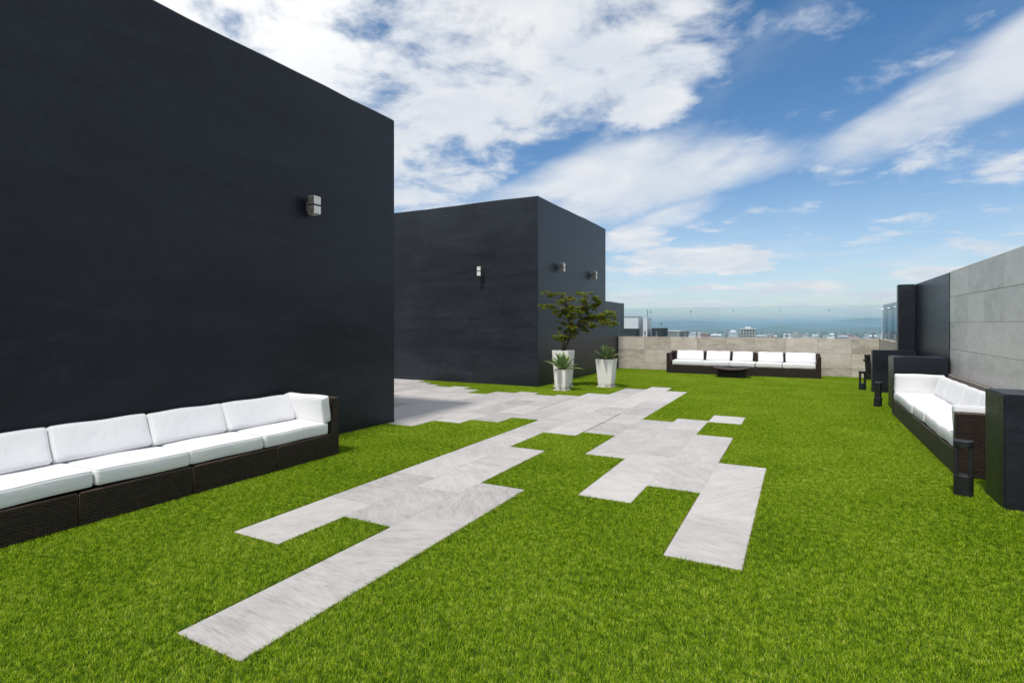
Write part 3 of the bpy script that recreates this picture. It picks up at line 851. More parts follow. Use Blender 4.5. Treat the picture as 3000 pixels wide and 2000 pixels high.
# ================================================================== sofas (local frame: x along the sofa, y from front (0) to back, z up)
def make_sofa(label, loc, rz, seams, seat_c, back_c, depth, arms=(True, True), arm_c=(False, False), arm_h=0.645, seed=0, back_lean=24, arm_tilt=10):
    t = empty('wicker_sofa', loc, rz)
    tag(t, label, 'sofa', 'brown wicker sofas with white cushions')
    x0, x1 = seams[0], seams[-1]
    rim_z = 0.25
    for a, b in zip(seams[:-1], seams[1:]):
        mb = MB(); mb.box(a + 0.003, b - 0.003, 0.0, depth - 0.07, 0.0, rim_z - 0.012)
        base = mb.build('base_module', M_wick, t, bevel=0.006)
        mb = MB(); mb.tube([(a + 0.012, 0.012, rim_z - 0.010), (b - 0.012, 0.012, rim_z - 0.010)], 0.013, 8)
        mb.tube([(a + 0.010, 0.010, 0.0), (a + 0.010, 0.010, rim_z - 0.010)], 0.009, 6)
        mb.tube([(b - 0.010, 0.010, 0.0), (b - 0.010, 0.010, rim_z - 0.010)], 0.009, 6)
        mb.build('rim', M_rim, base, smooth=True)
        mb = MB(); mb.box(a + 0.003, b - 0.003, depth - 0.068, depth, 0.0, 0.625)
        bp = mb.build('back_panel', M_wick, t, bevel=0.008)
        mb = MB(); mb.tube([(a + 0.01, depth - 0.034, 0.628), (b - 0.01, depth - 0.034, 0.628)], 0.030, 8)
        mb.build('rim', M_rim, bp, smooth=True)
    for k, (has, xa) in enumerate(zip(arms, (x0, x1 - 0.105))):
        if not has: continue
        mb = MB()
        # arm panel, its inner face leaning outwards to the top
        xi = xa + 0.105
        lo = 0.03 if arm_c[k] else 0.025
        if k == 0: prof = [(xa - 0.002, 0.0), (xi + lo, 0.0), (xi + lo, rim_z), (xi - 0.012, arm_h), (xa - 0.002, arm_h)]
        else: prof = [(xi + 0.002, 0.0), (xi + 0.002, arm_h), (xa + 0.012, arm_h), (xa - lo, rim_z), (xa - lo, 0.0)]
        n = len(prof)
        mb.add([(x, -0.004, z) for x, z in prof] + [(x, depth + 0.003, z) for x, z in prof],
               [tuple(range(n)), tuple(range(2 * n - 1, n - 1, -1))] + [(i, i + n, (i + 1) % n + n, (i + 1) % n) for i in range(n)])
        ar = mb.build('arm', M_wick, t, bevel=0.010)
        mb = MB()
        xc = xa + 0.05
        mb.tube([(xc - 0.03, 0.005, arm_h), (xc - 0.03, depth - 0.01, arm_h)], 0.014, 6)
        mb.tube([(xc + 0.03, 0.005, arm_h), (xc + 0.03, depth - 0.01, arm_h)], 0.014, 6)
        mb.tube([(xc - 0.04, 0.006, arm_h), (xc + 0.04, 0.006, arm_h)], 0.014, 6)
        mb.build('rim', M_rim, ar, smooth=True)
    rr = random.Random(seed)
    for k, (a, b) in enumerate(seat_c):
        cushion('seat_cushion', t, ((a + b) / 2, (depth - 0.08) / 2 + rr.uniform(-0.006, 0.010), 0.325), ((b - a) / 2 - 0.004, (depth - 0.09) / 2, 0.064),
                (R(rr.uniform(-0.6, 0.6)), R(rr.uniform(-0.7, 0.7)), R(rr.uniform(-0.8, 0.8))), 0.027, 0.007, seed * 31 + k)
    for k, (a, b) in enumerate(back_c):
        cushion('back_cushion', t, ((a + b) / 2, depth - 0.205 + rr.uniform(-0.008, 0.008), 0.528), ((b - a) / 2 - 0.004, 0.150, 0.062),
                (R(90 - back_lean + rr.uniform(-1.5, 1.5)), 0, R(rr.uniform(-0.8, 0.8))), 0.028, 0.010, seed * 57 + k)
    for k, has in enumerate(arm_c):
        if not has: continue
        if k == 0: xc, ry_ = x0 + 0.105 + 0.070, R(-(90 - arm_tilt))
        else: xc, ry_ = x1 - 0.105 - 0.070, R(90 - arm_tilt)
        cushion('arm_cushion', t, (xc, (depth - 0.10) / 2, 0.535), (0.150, (depth - 0.12) / 2, 0.058), (0, ry_, 0), 0.026, 0.008, seed * 91 + k)
    return t
# left sofa: local x -> world +y, local y(back) -> world -x   => rz = +90deg
ls = [s - 4.65 for s in (0.35, 1.21, 2.07, 2.93, 3.81, 4.65)]
lseat = [(a - 4.65, b - 4.65) for a, b in ((0.66, 1.42), (1.42, 2.18), (2.18, 2.915), (2.915, 3.67), (3.67, 4.51))]
lback = [(a - 4.65, b - 4.65) for a, b in ((0.66, 1.38), (1.38, 2.10), (2.10, 2.85), (2.85, 3.58), (3.58, 4.42))]
make_sofa('long brown wicker sofa with white cushions against the tall charcoal wall, at left', (-4.735, 4.65, 0), R(90), ls, lseat, lback, 0.76, (True, True), (False, True), 0.65, 3)
# far sofa: rz = 0, front faces -y
bsm = [-3.69, -2.823, -1.998, -1.167, -0.341, 0.49]
make_sofa('five-seat brown wicker sofa against the beige parapet, behind the wicker table', (0, 17.2, 0), 0.0, bsm,
          [(-3.53, -2.62), (-2.62, -1.876), (-1.876, -1.185), (-1.175, -0.48), (-0.47, 0.36)],
          [(-3.47, -2.67), (-2.585, -1.906), (-1.83, -1.27), (-1.125, -0.46), (-0.396, 0.375)], 0.76, (True, True), (False, False), 0.60, 5, 20)
# right sofa: local x -> world -y, back -> world +x  => rz = -90deg
rsm = [-11.06, -10.03, -9.2, -8.4, -7.6, -6.78]
make_sofa('brown wicker sofa with white cushions along the grey concrete wall, at right', (1.35, 0, 0), R(-90), rsm,
          [(-10.93, -10.12), (-10.12, -9.25), (-9.25, -8.45), (-8.45, -7.68), (-7.68, -6.92)],
          [(-10.66, -9.98), (-9.98, -9.08), (-9.08, -8.35), (-8.35, -7.6), (-7.6, -7.05)], 0.78, (True, True), (True, True), 0.62, 9, 14, 7)

# ------------------------------------------------------------------ wicker table with a dished top
tb = empty('wicker_table', (-1.73, 16.62, 0))
tag(tb, 'low dark wicker table with a wide dished top in front of the far sofa', 'table')
mb = MB(); mb.box(-0.355, 0.355, -0.26, 0.26, 0.0, 0.21)
mb.build('base', M_wick, tb, bevel=0.006)
mb = MB(); n = 14; vs_ = []; fs_ = []
for j in range(2):
    for i in range(n + 1):
        t_ = -1 + 2 * i / n
        zz_ = 0.215 + 0.058 * t_ * t_
        for s_ in (0, 1):
            vs_.append((t_ * 0.455, -0.36 if j == 0 else 0.36, zz_ + 0.028 * s_))
for i in range(n):
    a = 2 * i; b = 2 * (n + 1) + 2 * i
    fs_ += [(a + 1, a + 3, b + 3, b + 1), (a, b, b + 2, a + 2), (a, a + 2, a + 3, a + 1), (b, b + 1, b + 3, b + 2)]
fs_ += [(0, 1, 2 * (n + 1) + 1, 2 * (n + 1)), (2 * n, 2 * (n + 1) + 2 * n, 2 * (n + 1) + 2 * n + 1, 2 * n + 1)]
mb.add(vs_, fs_); mb.build('table_top', M_wick, tb)
mb = MB()
for y_ in (-0.362, 0.362):
    mb.tube([(-0.455 + 0.91 * i / 14, y_, 0.229 + 0.058 * (-1 + 2 * i / 14) ** 2) for i in range(15)], 0.017, 6)
for x_ in (-0.457, 0.457): mb.tube([(x_, -0.36, 0.287), (x_, 0.36, 0.287)], 0.017, 6)
mb.build('rim', M_rim, tb, smooth=True)

# ------------------------------------------------------------------ bollard lights
def bollard(label, loc, rz, h=0.478, w=0.137, d=0.115, base_h=0.178, tilt=(0, 0), spot=False):
    t = empty('bollard_light', loc, rz)
    t.rotation_euler = (tilt[0], tilt[1], rz)
    tag(t, label, 'bollard light', 'black bollard lights on the lawn')
    # body with a rounded front like a D in plan
    def dplan(w_, d_, z0, z1, mb):
        pts = [(-w_ / 2, d_ / 2), (-w_ / 2, -d_ * 0.18)]
        for k in range(1, 6):
            a = math.pi + math.pi * k / 6
            pts.append((math.cos(a) * w_ / 2, -d_ * 0.18 + math.sin(a) * d_ * 0.32))
        pts += [(w_ / 2, -d_ * 0.18), (w_ / 2, d_ / 2)]
        n = len(pts)
        mb.add([(x, y, z0) for x, y in pts] + [(x, y, z1) for x, y in pts],
               [tuple(range(n))[::-1], tuple(range(n, 2 * n))] + [(i, (i + 1) % n, (i + 1) % n + n, i + n) for i in range(n)])
    mb = MB(); dplan(w, d, -0.01, base_h, mb); mb.build('base', M_black, t, bevel=0.003, seg=1)
    for s in (-1, 1):
        mb = MB(); xx = s * (w / 2 - 0.019)
        mb.box(xx - 0.017, xx + 0.017, -d * 0.30, d * 0.42, base_h + 0.0005, h - 0.045)
        mb.build('post', M_black, t, bevel=0.003, seg=1)
    mb = MB(); dplan(w + 0.004, d + 0.004, h - 0.0445, h, mb)
    cap = mb.build('cap', M_black, t, bevel=0.003, seg=1)
    mb = MB(); mb.tube([(0, 0, h - 0.052), (0, 0, h - 0.046)], 0.03, 12); mb.build('lens', M_lampf, cap)
    if spot:
        mb = MB(); mb.tube([(-w / 2 - 0.055, 0, h - 0.145), (-w / 2 - 0.004, 0, h - 0.13)], [0.032, 0.026], 10)
        mb.build('spot_lamp', M_black, t)
    return t
bollard('large black bollard light in front of the right-hand sofa arm', (1.262, 6.10, 0), R(-14))
bollard('black bollard light turned sideways beside the partition behind the right-hand sofa', (1.245, 11.95, 0), R(74), 0.445, 0.14, 0.12, 0.158, (R(2.0), R(-2.0)))
bollard('upright black bollard light on open lawn left of the two low partitions', (1.245, 14.80, 0), R(8), 0.424, 0.135, 0.115, 0.150)
bollard('tall thin black bollard light with side spotlight next to the far parapet', (1.635, 17.62, 0), R(34), 0.677, 0.125, 0.11, 0.137, (0, R(-4)), True)

# ------------------------------------------------------------------ wall lamps
def wall_lamp(label, loc, rz):
    """local: +y points out of the wall, wall at y=0"""
    t = empty('wall_lamp', loc, rz)
    tag(t, label, 'wall lamp', 'twin cube wall lamps')
    mb = MB(); mb.box(-0.03, 0.03, 0.0, 0.014, -0.055, 0.055); mb.build('back_plate', M_lampm, t, bevel=0.004, seg=1)
    mb = MB(); mb.tube([(0, 0.012, 0), (0, 0.06, 0)], 0.016, 8); mb.build('arm', M_lampm, t)
    for z0, z1 in ((-0.112, -0.007), (0.009, 0.114)):
        mb = MB(); mb.box(-0.056, 0.056, 0.055, 0.168, z0, z1)
        hd = mb.build('lamp_head', M_lampm, t, bevel=0.004, seg=1)
        mb = MB(); mb.box(-0.051, 0.051, 0.1682, 0.174, z0 + 0.004, z1 - 0.004); mb.build('front_face', M_lampf, hd)
        mb = MB(); e = z0 - 0.004 if z0 < 0 else z1 + 0.001
        mb.box(-0.045, 0.045, 0.067, 0.158, e, e + 0.003); mb.build('lens', M_lampf, hd)
    mb = MB(); mb.box(-0.050, 0.050, 0.061, 0.164, -0.0068, 0.0088); mb.build('spacer', M_black, t)
    return t
wall_lamp('twin cube wall lamp on the tall charcoal building above the left sofa', (-5.56, 4.93, 3.0), R(-90))
wall_lamp('wall lamp on the darker front face of the far building', (-7.12, 11.83, 2.825), R(180))
wall_lamp('wall lamp above the potted tree, nearer the building corner', (-5.56, 13.06, 2.965), R(-90))
wall_lamp('wall lamp on the far building nearest the sky, right of the other three', (-5.56, 15.56, 2.96), R(-90))

# ------------------------------------------------------------------ planters
def planter(parent, top, base, h):
    def ring(s, z): return [(-s, -s, z), (s, -s, z), (s, s, z), (-s, s, z)]
    mb = MB(); a, b = base / 2, top / 2; ti = b - 0.022
    vs_ = ring(a, 0) + ring(b, h) + ring(ti, h) + ring(ti - 0.006, h - 0.05)
    fs_ = [(0, 3, 2, 1)]
    for lv in range(3):
        for k in range(4):
            k2 = (k + 1) % 4; fs_.append((lv * 4 + k, lv * 4 + k2, (lv + 1) * 4 + k2, (lv + 1) * 4 + k))
    fs_.append((12, 13, 14, 15))
    mb.add(vs_, fs_); p_ = mb.build('planter', M_pot, parent, bevel=0.006)
    p_.location.z = 0.025
    mb = MB(); n = 8; vs_ = []; fs_ = []; s = ti - 0.003
    rr = random.Random(int(h * 1000))
    for j in range(n + 1):
        for i in range(n + 1):
            vs_.append((-s + 2 * s * i / n, -s + 2 * s * j / n, h - 0.022 + rr.uniform(0, 0.018)))
    for j in range(n):
        for i in range(n): fs_.append((j * (n + 1) + i, j * (n + 1) + i + 1, (j + 1) * (n + 1) + i + 1, (j + 1) * (n + 1) + i))
    mb.add(vs_, fs_); mb.build('soil', M_soil, parent)
    mb = MB(); w = base / 2 + 0.035; mb.box(-w, w, -w, w, -0.004, 0.022)
    mb.build('base_slab', M_pot, parent, bevel=0.004, seg=1)
def agave_leaf(parent, z, az_, tilt, length, width, droop, material):
    mb = MB(); n = 9; vs_ = []; fs_ = []
    for i in range(n + 1):
        t_ = i / n
        el_ = tilt - droop * t_ * t_
        if i == 0: r_, zz_ = 0.015, 0.0
        else: r_ += math.cos(el_) * length / n; zz_ += math.sin(el_) * length / n
        wd = width * (0.42 + 1.55 * t_ * (1 - t_) ** 0.8 * 1.25) * (1 - t_ ** 6) if i < n else 0.001
        fold = 0.42 * (1 - 0.5 * t_)
        nx_, nz_ = -math.sin(el_), math.cos(el_)
        for s_ in (-1, -0.5, 0, 0.5, 1):
            k = abs(s_) ** 1.5 * wd * 0.5 * fold
            vs_.append((r_ + nx_ * k, s_ * wd * 0.5, zz_ + nz_ * k))
        for s_ in (0.6, 0, -0.6):
            k = -0.007 * (1 - t_) * (1 if s_ == 0 else 0.6) + abs(s_) ** 1.5 * wd * 0.5 * fold
            vs_.append((r_ + nx_ * k, s_ * wd * 0.5, zz_ + nz_ * k))
    for i in range(n):
        for k in range(8):
            k2 = (k + 1) % 8
            fs_.append((i * 8 + k, i * 8 + k2, (i + 1) * 8 + k2, (i + 1) * 8 + k))
    mb.add(vs_, fs_)
    o = mb.build('leaf', material, parent, smooth=True)
    o.location = (0, 0, z); o.rotation_euler = (0, 0, az_)
    return o
def potted_agave(label, loc, top, base, h, n, L, seed, yellow):
    t = empty('potted_agave', loc, R(rng.uniform(-3, 3)))
    tag(t, label, 'potted plant', 'potted agaves in white tapered planters')
    planter(t, top, base, h)
    rr = random.Random(seed)
    for k in range(n):
        f_ = k / (n - 1)
        tilt = R(12 + 68 * f_ ** 0.9 + rr.uniform(-6, 6))
        a_ = k * 2.39996 + rr.uniform(-0.15, 0.15)
        ll = L * (1.0 - 0.22 * f_ + rr.uniform(-0.08, 0.06))
        agave_leaf(t, h - 0.005 + 0.02 * f_, a_, tilt, ll, L * rr.uniform(0.25, 0.32), R(rr.uniform(8, 30) * (1 - 0.6 * f_)), M_agave_y if k in yellow else M_agave)
    return t
potted_agave('small agave in the short white planter, in front of the potted tree', (-4.81, 11.52, 0), 0.285, 0.245, 0.455, 20, 0.50, 5, (0,))
potted_agave('broad-leaved agave in the white planter standing alone on the right', (-4.13, 12.64, 0), 0.415, 0.31, 0.645, 24, 0.44, 12, (3,))

# potted tree
pt = empty('potted_tree', (-5.05, 12.17, 0))
tag(pt, 'small crooked tree with green and rust leaves in a tall white planter', 'tree')
planter(pt, 0.42, 0.32, 0.85)
clusters = [(-5.4, 11.87, 2.26), (-5.24, 11.88, 2.23), (-5.07, 11.94, 2.23), (-5.4, 11.7, 1.93), (-5.36, 11.9, 1.92), (-5.26, 11.91, 1.9), (-5.08, 11.87, 2.04), (-4.99, 12.07, 2.07), (-4.98, 12.39, 2.15), (-4.87, 12.34, 2.1), (-4.67, 12.33, 2.26), (-4.65, 12.33, 2.09), (-4.44, 12.07, 2.06), (-4.39, 12.12, 2.23), (-4.27, 12.26, 2.15), (-4.18, 12.3, 2.06), (-4.28, 12.36, 1.98), (-4.37, 12.37, 1.92), (-4.92, 12.02, 1.88), (-5.15, 12.25, 1.81), (-5.17, 11.96, 1.74), (-4.98, 12.06, 1.72), (-4.86, 12.19, 1.8), (-4.64, 12.02, 1.86), (-4.67, 12.39, 1.8), (-4.52, 12.36, 1.76), (-4.83, 12.22, 1.64), (-4.92, 12.11, 1.55), (-5.21, 12.38, 1.55), (-4.65, 12.23, 1.61), (-4.57, 12.37, 1.59), (-4.43, 12.35, 1.68), (-4.25, 12.2, 1.63), (-4.15, 12.16, 1.69), (-4.07, 12.24, 1.75), (-4.03, 12.17, 1.63), (-3.93, 12.05, 1.55), (-3.82, 12.11, 1.75), (-3.83, 12.34, 1.67), (-3.69, 12.0, 1.53), (-3.79, 12.0, 1.47), (-4.75, 12.26, 1.47), (-4.78, 12.1, 1.39), (-4.96, 12.22, 1.36), (-5.06, 12.19, 1.36), (-4.83, 12.13, 1.26), (-5.08, 12.42, 1.15), (-5.08, 12.07, 1.16), (-5.09, 11.89, 1.22), (-4.46, 12.26, 1.39), (-4.34, 12.1, 1.43), (-4.75, 12.14, 1.88), (-4.55, 12.31, 1.91)]
rr = random.Random(21)
org = Vector((-5.05, 12.17, 0))
tk = MB()
stemA = [Vector(p) for p in ((-5.05, 12.19, 0.80), (-5.00, 12.18, 0.95), (-4.90, 12.17, 1.12), (-4.80, 12.17, 1.28), (-4.70, 12.18, 1.45), (-4.62, 12.2, 1.62), (-4.55, 12.2, 1.80))]
stemB = [Vector(p) for p in ((-5.08, 12.15, 0.80), (-5.04, 12.13, 0.96), (-4.97, 12.11, 1.15), (-4.90, 12.10, 1.34), (-4.85, 12.10, 1.52), (-4.86, 12.12, 1.72), (-4.90, 12.13, 1.90))]
tk.tube([p - org for p in stemA], [0.026, 0.024, 0.022, 0.019, 0.015, 0.011, 0.007], 7)
tk.tube([p - org for p in stemB], [0.021, 0.020, 0.018, 0.016, 0.013, 0.009, 0.006], 7)
stems = stemA[2:] + stemB[2:]
for c_ in clusters:
    c_ = Vector(c_)
    best = min(stems, key=lambda s: (s - c_).length + (2.0 if s.z > c_.z - 0.03 else 0))
    mid = best.lerp(c_, 0.5) + Vector((rr.uniform(-.03, .03), rr.uniform(-.03, .03), 0.03 + rr.uniform(-.02, .03)))
    q1 = best.lerp(mid, 0.5) + Vector((0, 0, 0.012))
    tk.tube([p - org for p in (best, q1, mid, c_)], [0.008, 0.0065, 0.005, 0.0025], 5)
tk.build('trunk', M_bark, pt, smooth=True)
lf = MB()
for c_ in clusters:
    c_ = Vector(c_)
    edge = c_.z > 2.0 or c_.x < -5.2 or c_.x > -3.9
    nl = 190 if edge else 400
    best = min(stems, key=lambda s_: (s_ - c_).length)
    back = (best - c_).normalized()
    subs = []
    for q_ in range(4 if edge else 6):
        off = Vector((rr.uniform(-1, 1), rr.uniform(-1, 1), rr.uniform(-0.55, 0.55))) * (0.085 if edge else 0.12)
        subs.append((off + back * rr.uniform(0, 0.09), rr.uniform(0.035, 0.075)))
    for k in range(nl):
        off, rs_ = rr.choice(subs)
        while True:
            d = Vector((rr.uniform(-1, 1), rr.uniform(-1, 1), rr.uniform(-1, 1)))
            if d.length < 1: break
        p_ = c_ + off + Vector((d.x * rs_, d.y * rs_, d.z * rs_ * 0.62)) - org
        L_ = rr.uniform(0.028, 0.056); wd = L_ * rr.uniform(0.26, 0.40)
        a_ = rr.uniform(0, 6.283)
        ax = Vector((math.cos(a_), math.sin(a_), rr.uniform(-0.8, 0.35))).normalized()
        sd_ = ax.cross(Vector((rr.uniform(-.6, .6), rr.uniform(-.6, .6), 1))).normalized()
        nm = ax.cross(sd_) * 0.004
        lf.add([p_, p_ + ax * L_ * 0.45 + sd_ * wd + nm, p_ + ax * L_, p_ + ax * L_ * 0.45 - sd_ * wd + nm], [(0, 1, 2), (0, 2, 3)])
cr = lf.build('crown', M_leaf, pt)
cr['kind'] = 'stuff'

# ================================================================== the city beyond the parapet
def bld_box(name, material, parent, x0, x1, y0, y1, z0, z1):
    mb = MB(); mb.box(x0, x1, y0, y1, z0, z1)
    return keepw(mb.build(name, material), parent)
def windows(parent, x0, x1, yf, z0, z1, nx, nz, fw_=0.62, fh=0.55, mt=None):
    wdt = (x1 - x0) / nx; hgt = (z1 - z0) / nz
    mb = MB(); mb.box(-wdt * fw_ / 2, wdt * fw_ / 2, -0.06, 0.02, -hgt * fh / 2, hgt * fh / 2)
    me = mb.mesh('window', mt or M_win)
    for j in range(nz):
        for i in range(nx):
            o = bpy.data.objects.new('window', me); C.objects.link(o)
            o.location = Vector((x0 + wdt * (i + .5), yf, z0 + hgt * (j + .5))) - parent.location
            o.parent = parent
def aerial(label, x, y, z0, z1, arm):
    t = empty('roof_aerial', (x, y, z0)); tag(t, label, 'aerial', 'roof aerials')
    mb = MB(); mb.tube([(0, 0, 0), (0, 0, z1 - z0)], 0.022, 6); mb.build('mast', M_mgrey, t)
    mb = MB()
    for k, zz_ in enumerate((0.98, 0.86, 0.74)): mb.tube([(-arm, 0, (z1 - z0) * zz_), (arm * 0.3, 0, (z1 - z0) * zz_)], 0.012, 5)
    mb.build('crossbar', M_mgrey, t)
# neighbour's white stair blocks close by
nb = empty('white_rooftop_block', (-9.9, 34, -8)); tag(nb, 'blank white rooftop block rising left behind the glass, beside the dark wing', 'building')
bld_box('block', M_white, nb, -14.0, -9.036, 34, 35.0, -30, 1.965)
bld_box('coping', M_lgrey, nb, -14.03, -9.01, 33.97, 35.03, 1.966, 1.99)
nb2 = empty('white_rooftop_block', (-8.6, 34, -8)); tag(nb2, 'slim white rooftop block with an aerial, right of the wide white block', 'building')
bld_box('block', M_white, nb2, -8.735, -8.478, 34, 35.05, -30, 1.895)
bld_box('back_wall', M_lgrey, nb2, -9.03, -8.737, 34.9, 35.04, -30, 1.89)
nb3 = empty('dark_parapet_block', (-9.4, 33.5, -8)); tag(nb3, 'dark blue-grey low block in front of the wide white rooftop block', 'building')
bld_box('block', M_dkgrn, nb3, -14.0, -8.80, 32.6, 33.4, -30, 1.235)
nb4 = empty('dark_parapet_block', (-7.85, 34, -8)); tag(nb4, 'dark blue-grey low block right of the slim white rooftop block', 'building')
bld_box('block', M_dkgrn, nb4, -8.20, -7.533, 34, 35.5, -30, 1.26)
aerial('tall thin aerial standing on the slim white rooftop block', -8.55, 34.4, 1.90, 2.42, 0.05)
aerial('short aerial with crossbar on the dark low block', -7.66, 34.3, 1.26, 1.58, 0.16)
gb = empty('grey_flat_building', (-14.4, 70, -30)); tag(gb, 'long grey flat-roofed building just right of the dark rooftop block', 'building')
bld_box('block', M_mgrey, gb, -16.4, -13.36, 70, 76, GZ, 0.56)
bld_box('roof_edge', M_lgrey, gb, -16.45, -13.3, 69.95, 76.05, 0.561, 0.66)
bld_box('post', M_lgrey, gb, -14.98, -14.88, 69.9, 69.99, -3, 0.56); bld_box('post', M_lgrey, gb, -13.62, -13.52, 69.9, 69.99, -3, 0.56)

def far_block(name, label, x0, x1, y, zt, material, depth=14, floors=6, bays=6, roof=True, group='distant city buildings'):
    t = empty(name, ((x0 + x1) / 2, y, GZ)); tag(t, label, 'building', group)
    bld_box('block', material, t, x0, x1, y, y + depth, GZ, zt)
    hgt = min(3.2 * floors, zt - GZ - 2)
    if floors: windows(t, x0 + 0.4, x1 - 0.4, y, zt - hgt - 0.8, zt - 0.8, bays, floors)
    if roof: bld_box('roof_edge', M_lgrey, t, x0 - 0.3, x1 + 0.3, y - 0.3, y + depth + 0.3, zt + 0.02, zt + 0.7)
    return t
# framed concrete block, the largest of the skyline
fb = empty('framed_building', (-60, 757, GZ)); tag(fb, 'largest skyline building, a pale concrete frame with open storeys', 'building', 'distant city buildings')
bld_box('block', M_mgrey, fb, -68.2, -51.8, 759, 775, GZ, -5.2)
bld_box('roof_slab', M_cream, fb, -69.6, -50.6, 756.5, 776, -5.18, -3.9)
bld_box('roof_house', M_white, fb, -63.5, -57.5, 760, 768, -3.88, -1.9)
for zz_ in (-9.0, -12.4, -15.8, -19.2, -22.6): bld_box('floor_slab', M_cream, fb, -68.8, -51.2, 757, 758.98, zz_, zz_ + 0.7)
for xx in (-68.7, -65.3, -61.9, -58.5, -55.1, -51.9): bld_box('column', M_cream, fb, xx - 0.35, xx + 0.35, 756.9, 758.9, -40, -5.2)
windows(fb, -68, -52, 758.97, -26, -5.6, 5, 6, 0.5, 0.4)
# stepped white block
sb = empty('stepped_building', (-155, 940, GZ)); tag(sb, 'stepped white building with banded terraces left of the reddish block', 'building', 'distant city buildings')
for k in range(5):
    zt = -12.2 - k * 2.9
    bld_box('storey', M_white, sb, -162 - k * 2.4, -147 + k * 0.9, 940 - k * 1.5, 956, zt - 1.7, zt)
    bld_box('window_band', M_win, sb, -161.5 - k * 2.4, -147.5 + k * 0.9, 941.2 - k * 1.5, 955, zt - 2.88, zt - 1.72)
bld_box('podium', M_lgrey, sb, -172, -143, 933, 957, GZ, -26.7)
far_block('reddish_building', 'flat reddish building next to the stepped white one', -143, -131.8, 923, -13.0, M_brick, 12, 5, 5)
rb = far_block('domed_building', 'white building with a rounded crown left of the framed building', -129.4, -113.6, 1180, -15.5, M_white, 14, 5, 6)
mb = MB(); mb.tube([(-121.5, 1186, -15.0), (-121.5, 1186, -12.2), (-121.5, 1186, -10.9), (-121.5, 1186, -10.3)], [6.2, 6.0, 4.2, 0.4], 16); keepw(mb.build('crown_drum', M_white), rb)
far_block('tower_block', 'pale tower block standing alone right of the skyline centre', -20.6, -6.5, 1690, -20.5, M_cream, 14, 7, 6)
far_block('slim_tower', 'slim white tower right of the pale tower block', 8.7, 14.9, 1590, -21.6, M_white, 7, 7, 3)
far_block('small_building', 'small pale building right of the framed building', -59, -48.3, 1330, -22.1, M_cream, 10, 4, 4)
far_block('white_complex', 'large white terraced complex at the skyline beside the dark fin', 117.5, 133, 1082, -13.5, M_white, 16, 6, 7)
far_block('white_complex', 'tallest white wing of the skyline beside the dark fin', 127, 143, 1096, -9.4, M_white, 14, 7, 7)
far_block('white_complex', 'low white block below the terraced complex beside the dark fin', 112, 146, 1050, -21.0, M_lgrey, 12, 4, 12)
far_block('small_building', 'small white house-like block right of the slim tower', 110.5, 123.7, 1760, -29.8, M_white, 10, 4, 5)
far_block('small_building', 'small white block left of the terraced complex', 136, 150.3, 1547, -27.3, M_white, 10, 4, 5)
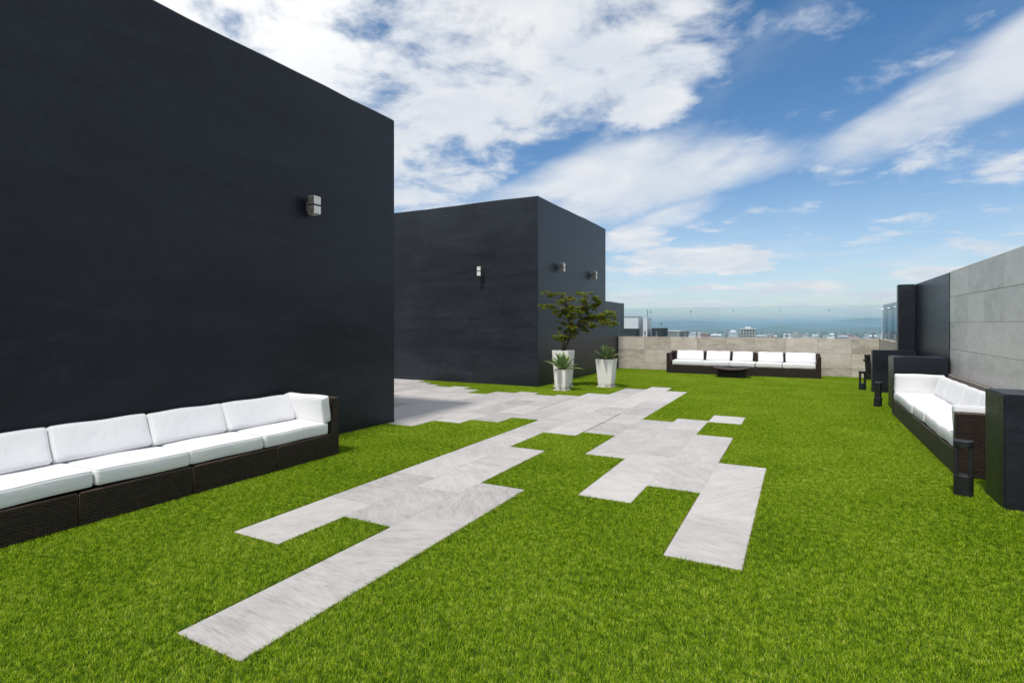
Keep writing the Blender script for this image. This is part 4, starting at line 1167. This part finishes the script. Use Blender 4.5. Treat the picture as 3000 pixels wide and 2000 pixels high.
# the rest of the town: many small pale blocks nobody can tell apart
rr = random.Random(77)
fwv = Vector((fwx, fwy)); rtv = Vector((fwy, -fwx))
mats = [M_white, M_white, M_cream, M_lgrey, M_cream, M_brick]
for k in range(170):
    dpt = rr.uniform(950, 3200)
    tx = rr.uniform(0.24, 0.76)
    c_ = fwv * dpt + rtv * (tx * dpt)
    w_ = rr.uniform(7, 20); d_ = rr.uniform(7, 14)
    top = 1.5 - dpt * rr.triangular(0.0175, 0.0255, 0.0235)
    top = max(top, GZ + rr.uniform(4, 9))
    t = empty('town_house', (c_.x, c_.y, GZ)); tag(t, 'small pale building in the hazy town below the hills', 'building', 'small town buildings below the hills')
    mt = rr.choice(mats)
    bld_box('block', mt, t, c_.x - w_ / 2, c_.x + w_ / 2, c_.y, c_.y + d_, GZ, top)
    if rr.random() < 0.45:
        mb = MB(); a, b = c_.x - w_ / 2 - 0.4, c_.x + w_ / 2 + 0.4
        mb.add([(a, c_.y - .4, top), (b, c_.y - .4, top), (b, c_.y + d_ + .4, top), (a, c_.y + d_ + .4, top), (a + 1, c_.y + d_ / 2, top + 2.2), (b - 1, c_.y + d_ / 2, top + 2.2)],
               [(0, 1, 5, 4), (2, 3, 4, 5), (1, 2, 5), (3, 0, 4)])
        keepw(mb.build('roof', rr.choice([M_troof, M_lgrey, M_white])), t)
    else:
        bld_box('roof_edge', M_lgrey, t, c_.x - w_ / 2 - .3, c_.x + w_ / 2 + .3, c_.y - .3, c_.y + d_ + .3, top + 0.02, top + 0.6)
    mb = MB(); zz_ = top - 1.6
    if zz_ > GZ + 2: bld_box('window_band', M_win, t, c_.x - w_ / 2 + 1, c_.x + w_ / 2 - 1, c_.y - 0.12, c_.y - 0.01, zz_ - 1.2, zz_)
# dark tree masses between the houses
fo = MB()
for k in range(900):
    dpt = rr.uniform(1000, 3800); tx = rr.uniform(0.2, 0.8)
    c_ = fwv * dpt + rtv * (tx * dpt)
    rad = rr.uniform(4, 9); hh = rr.uniform(8, 17)
    vs_ = []; n = 7
    for (zf, rf) in ((0.1, 0.5), (0.45, 1.0), (0.75, 0.85)):
        for q_ in range(n):
            a = 6.283 * q_ / n
            r_ = rad * rf * rr.uniform(0.75, 1.2)
            vs_.append((c_.x + r_ * math.cos(a), c_.y + r_ * math.sin(a), GZ + hh * zf * rr.uniform(0.9, 1.1)))
    vs_.append((c_.x, c_.y, GZ + hh))
    fs_ = []
    for lv in range(2):
        for q_ in range(n):
            q2 = (q_ + 1) % n; fs_.append((lv * n + q_, lv * n + q2, (lv + 1) * n + q2, (lv + 1) * n + q_))
    for q_ in range(n): fs_.append((2 * n + q_, 2 * n + (q_ + 1) % n, 3 * n))
    fo.add(vs_, fs_)
tag(fo.build('town_trees', M_farwood), 'dark green tree masses between the distant town houses', 'trees', kind='stuff')

# ------------------------------------------------------------------ the air between here and the hills
hz = MB(); hz.box(-15500, 15500, -15500, 15500, GZ - 1.5, 70)
m = bpy.data.materials.new('haze_air'); m.use_nodes = True; m.node_tree.nodes.clear()
N = NT(m.node_tree)
pv = N.node('ShaderNodeVolumePrincipled')
pv.inputs['Color'].default_value = (0.60, 0.86, 1.0, 1)
pv.inputs['Density'].default_value = 0.00020
pv.inputs['Anisotropy'].default_value = 0.2
ou = N.node('ShaderNodeOutputMaterial')
m.node_tree.links.new(pv.outputs[0], ou.inputs['Volume'])
tag(hz.build('haze', m), 'pale bluish haze filling the air over the town and hills', 'haze', kind='stuff')
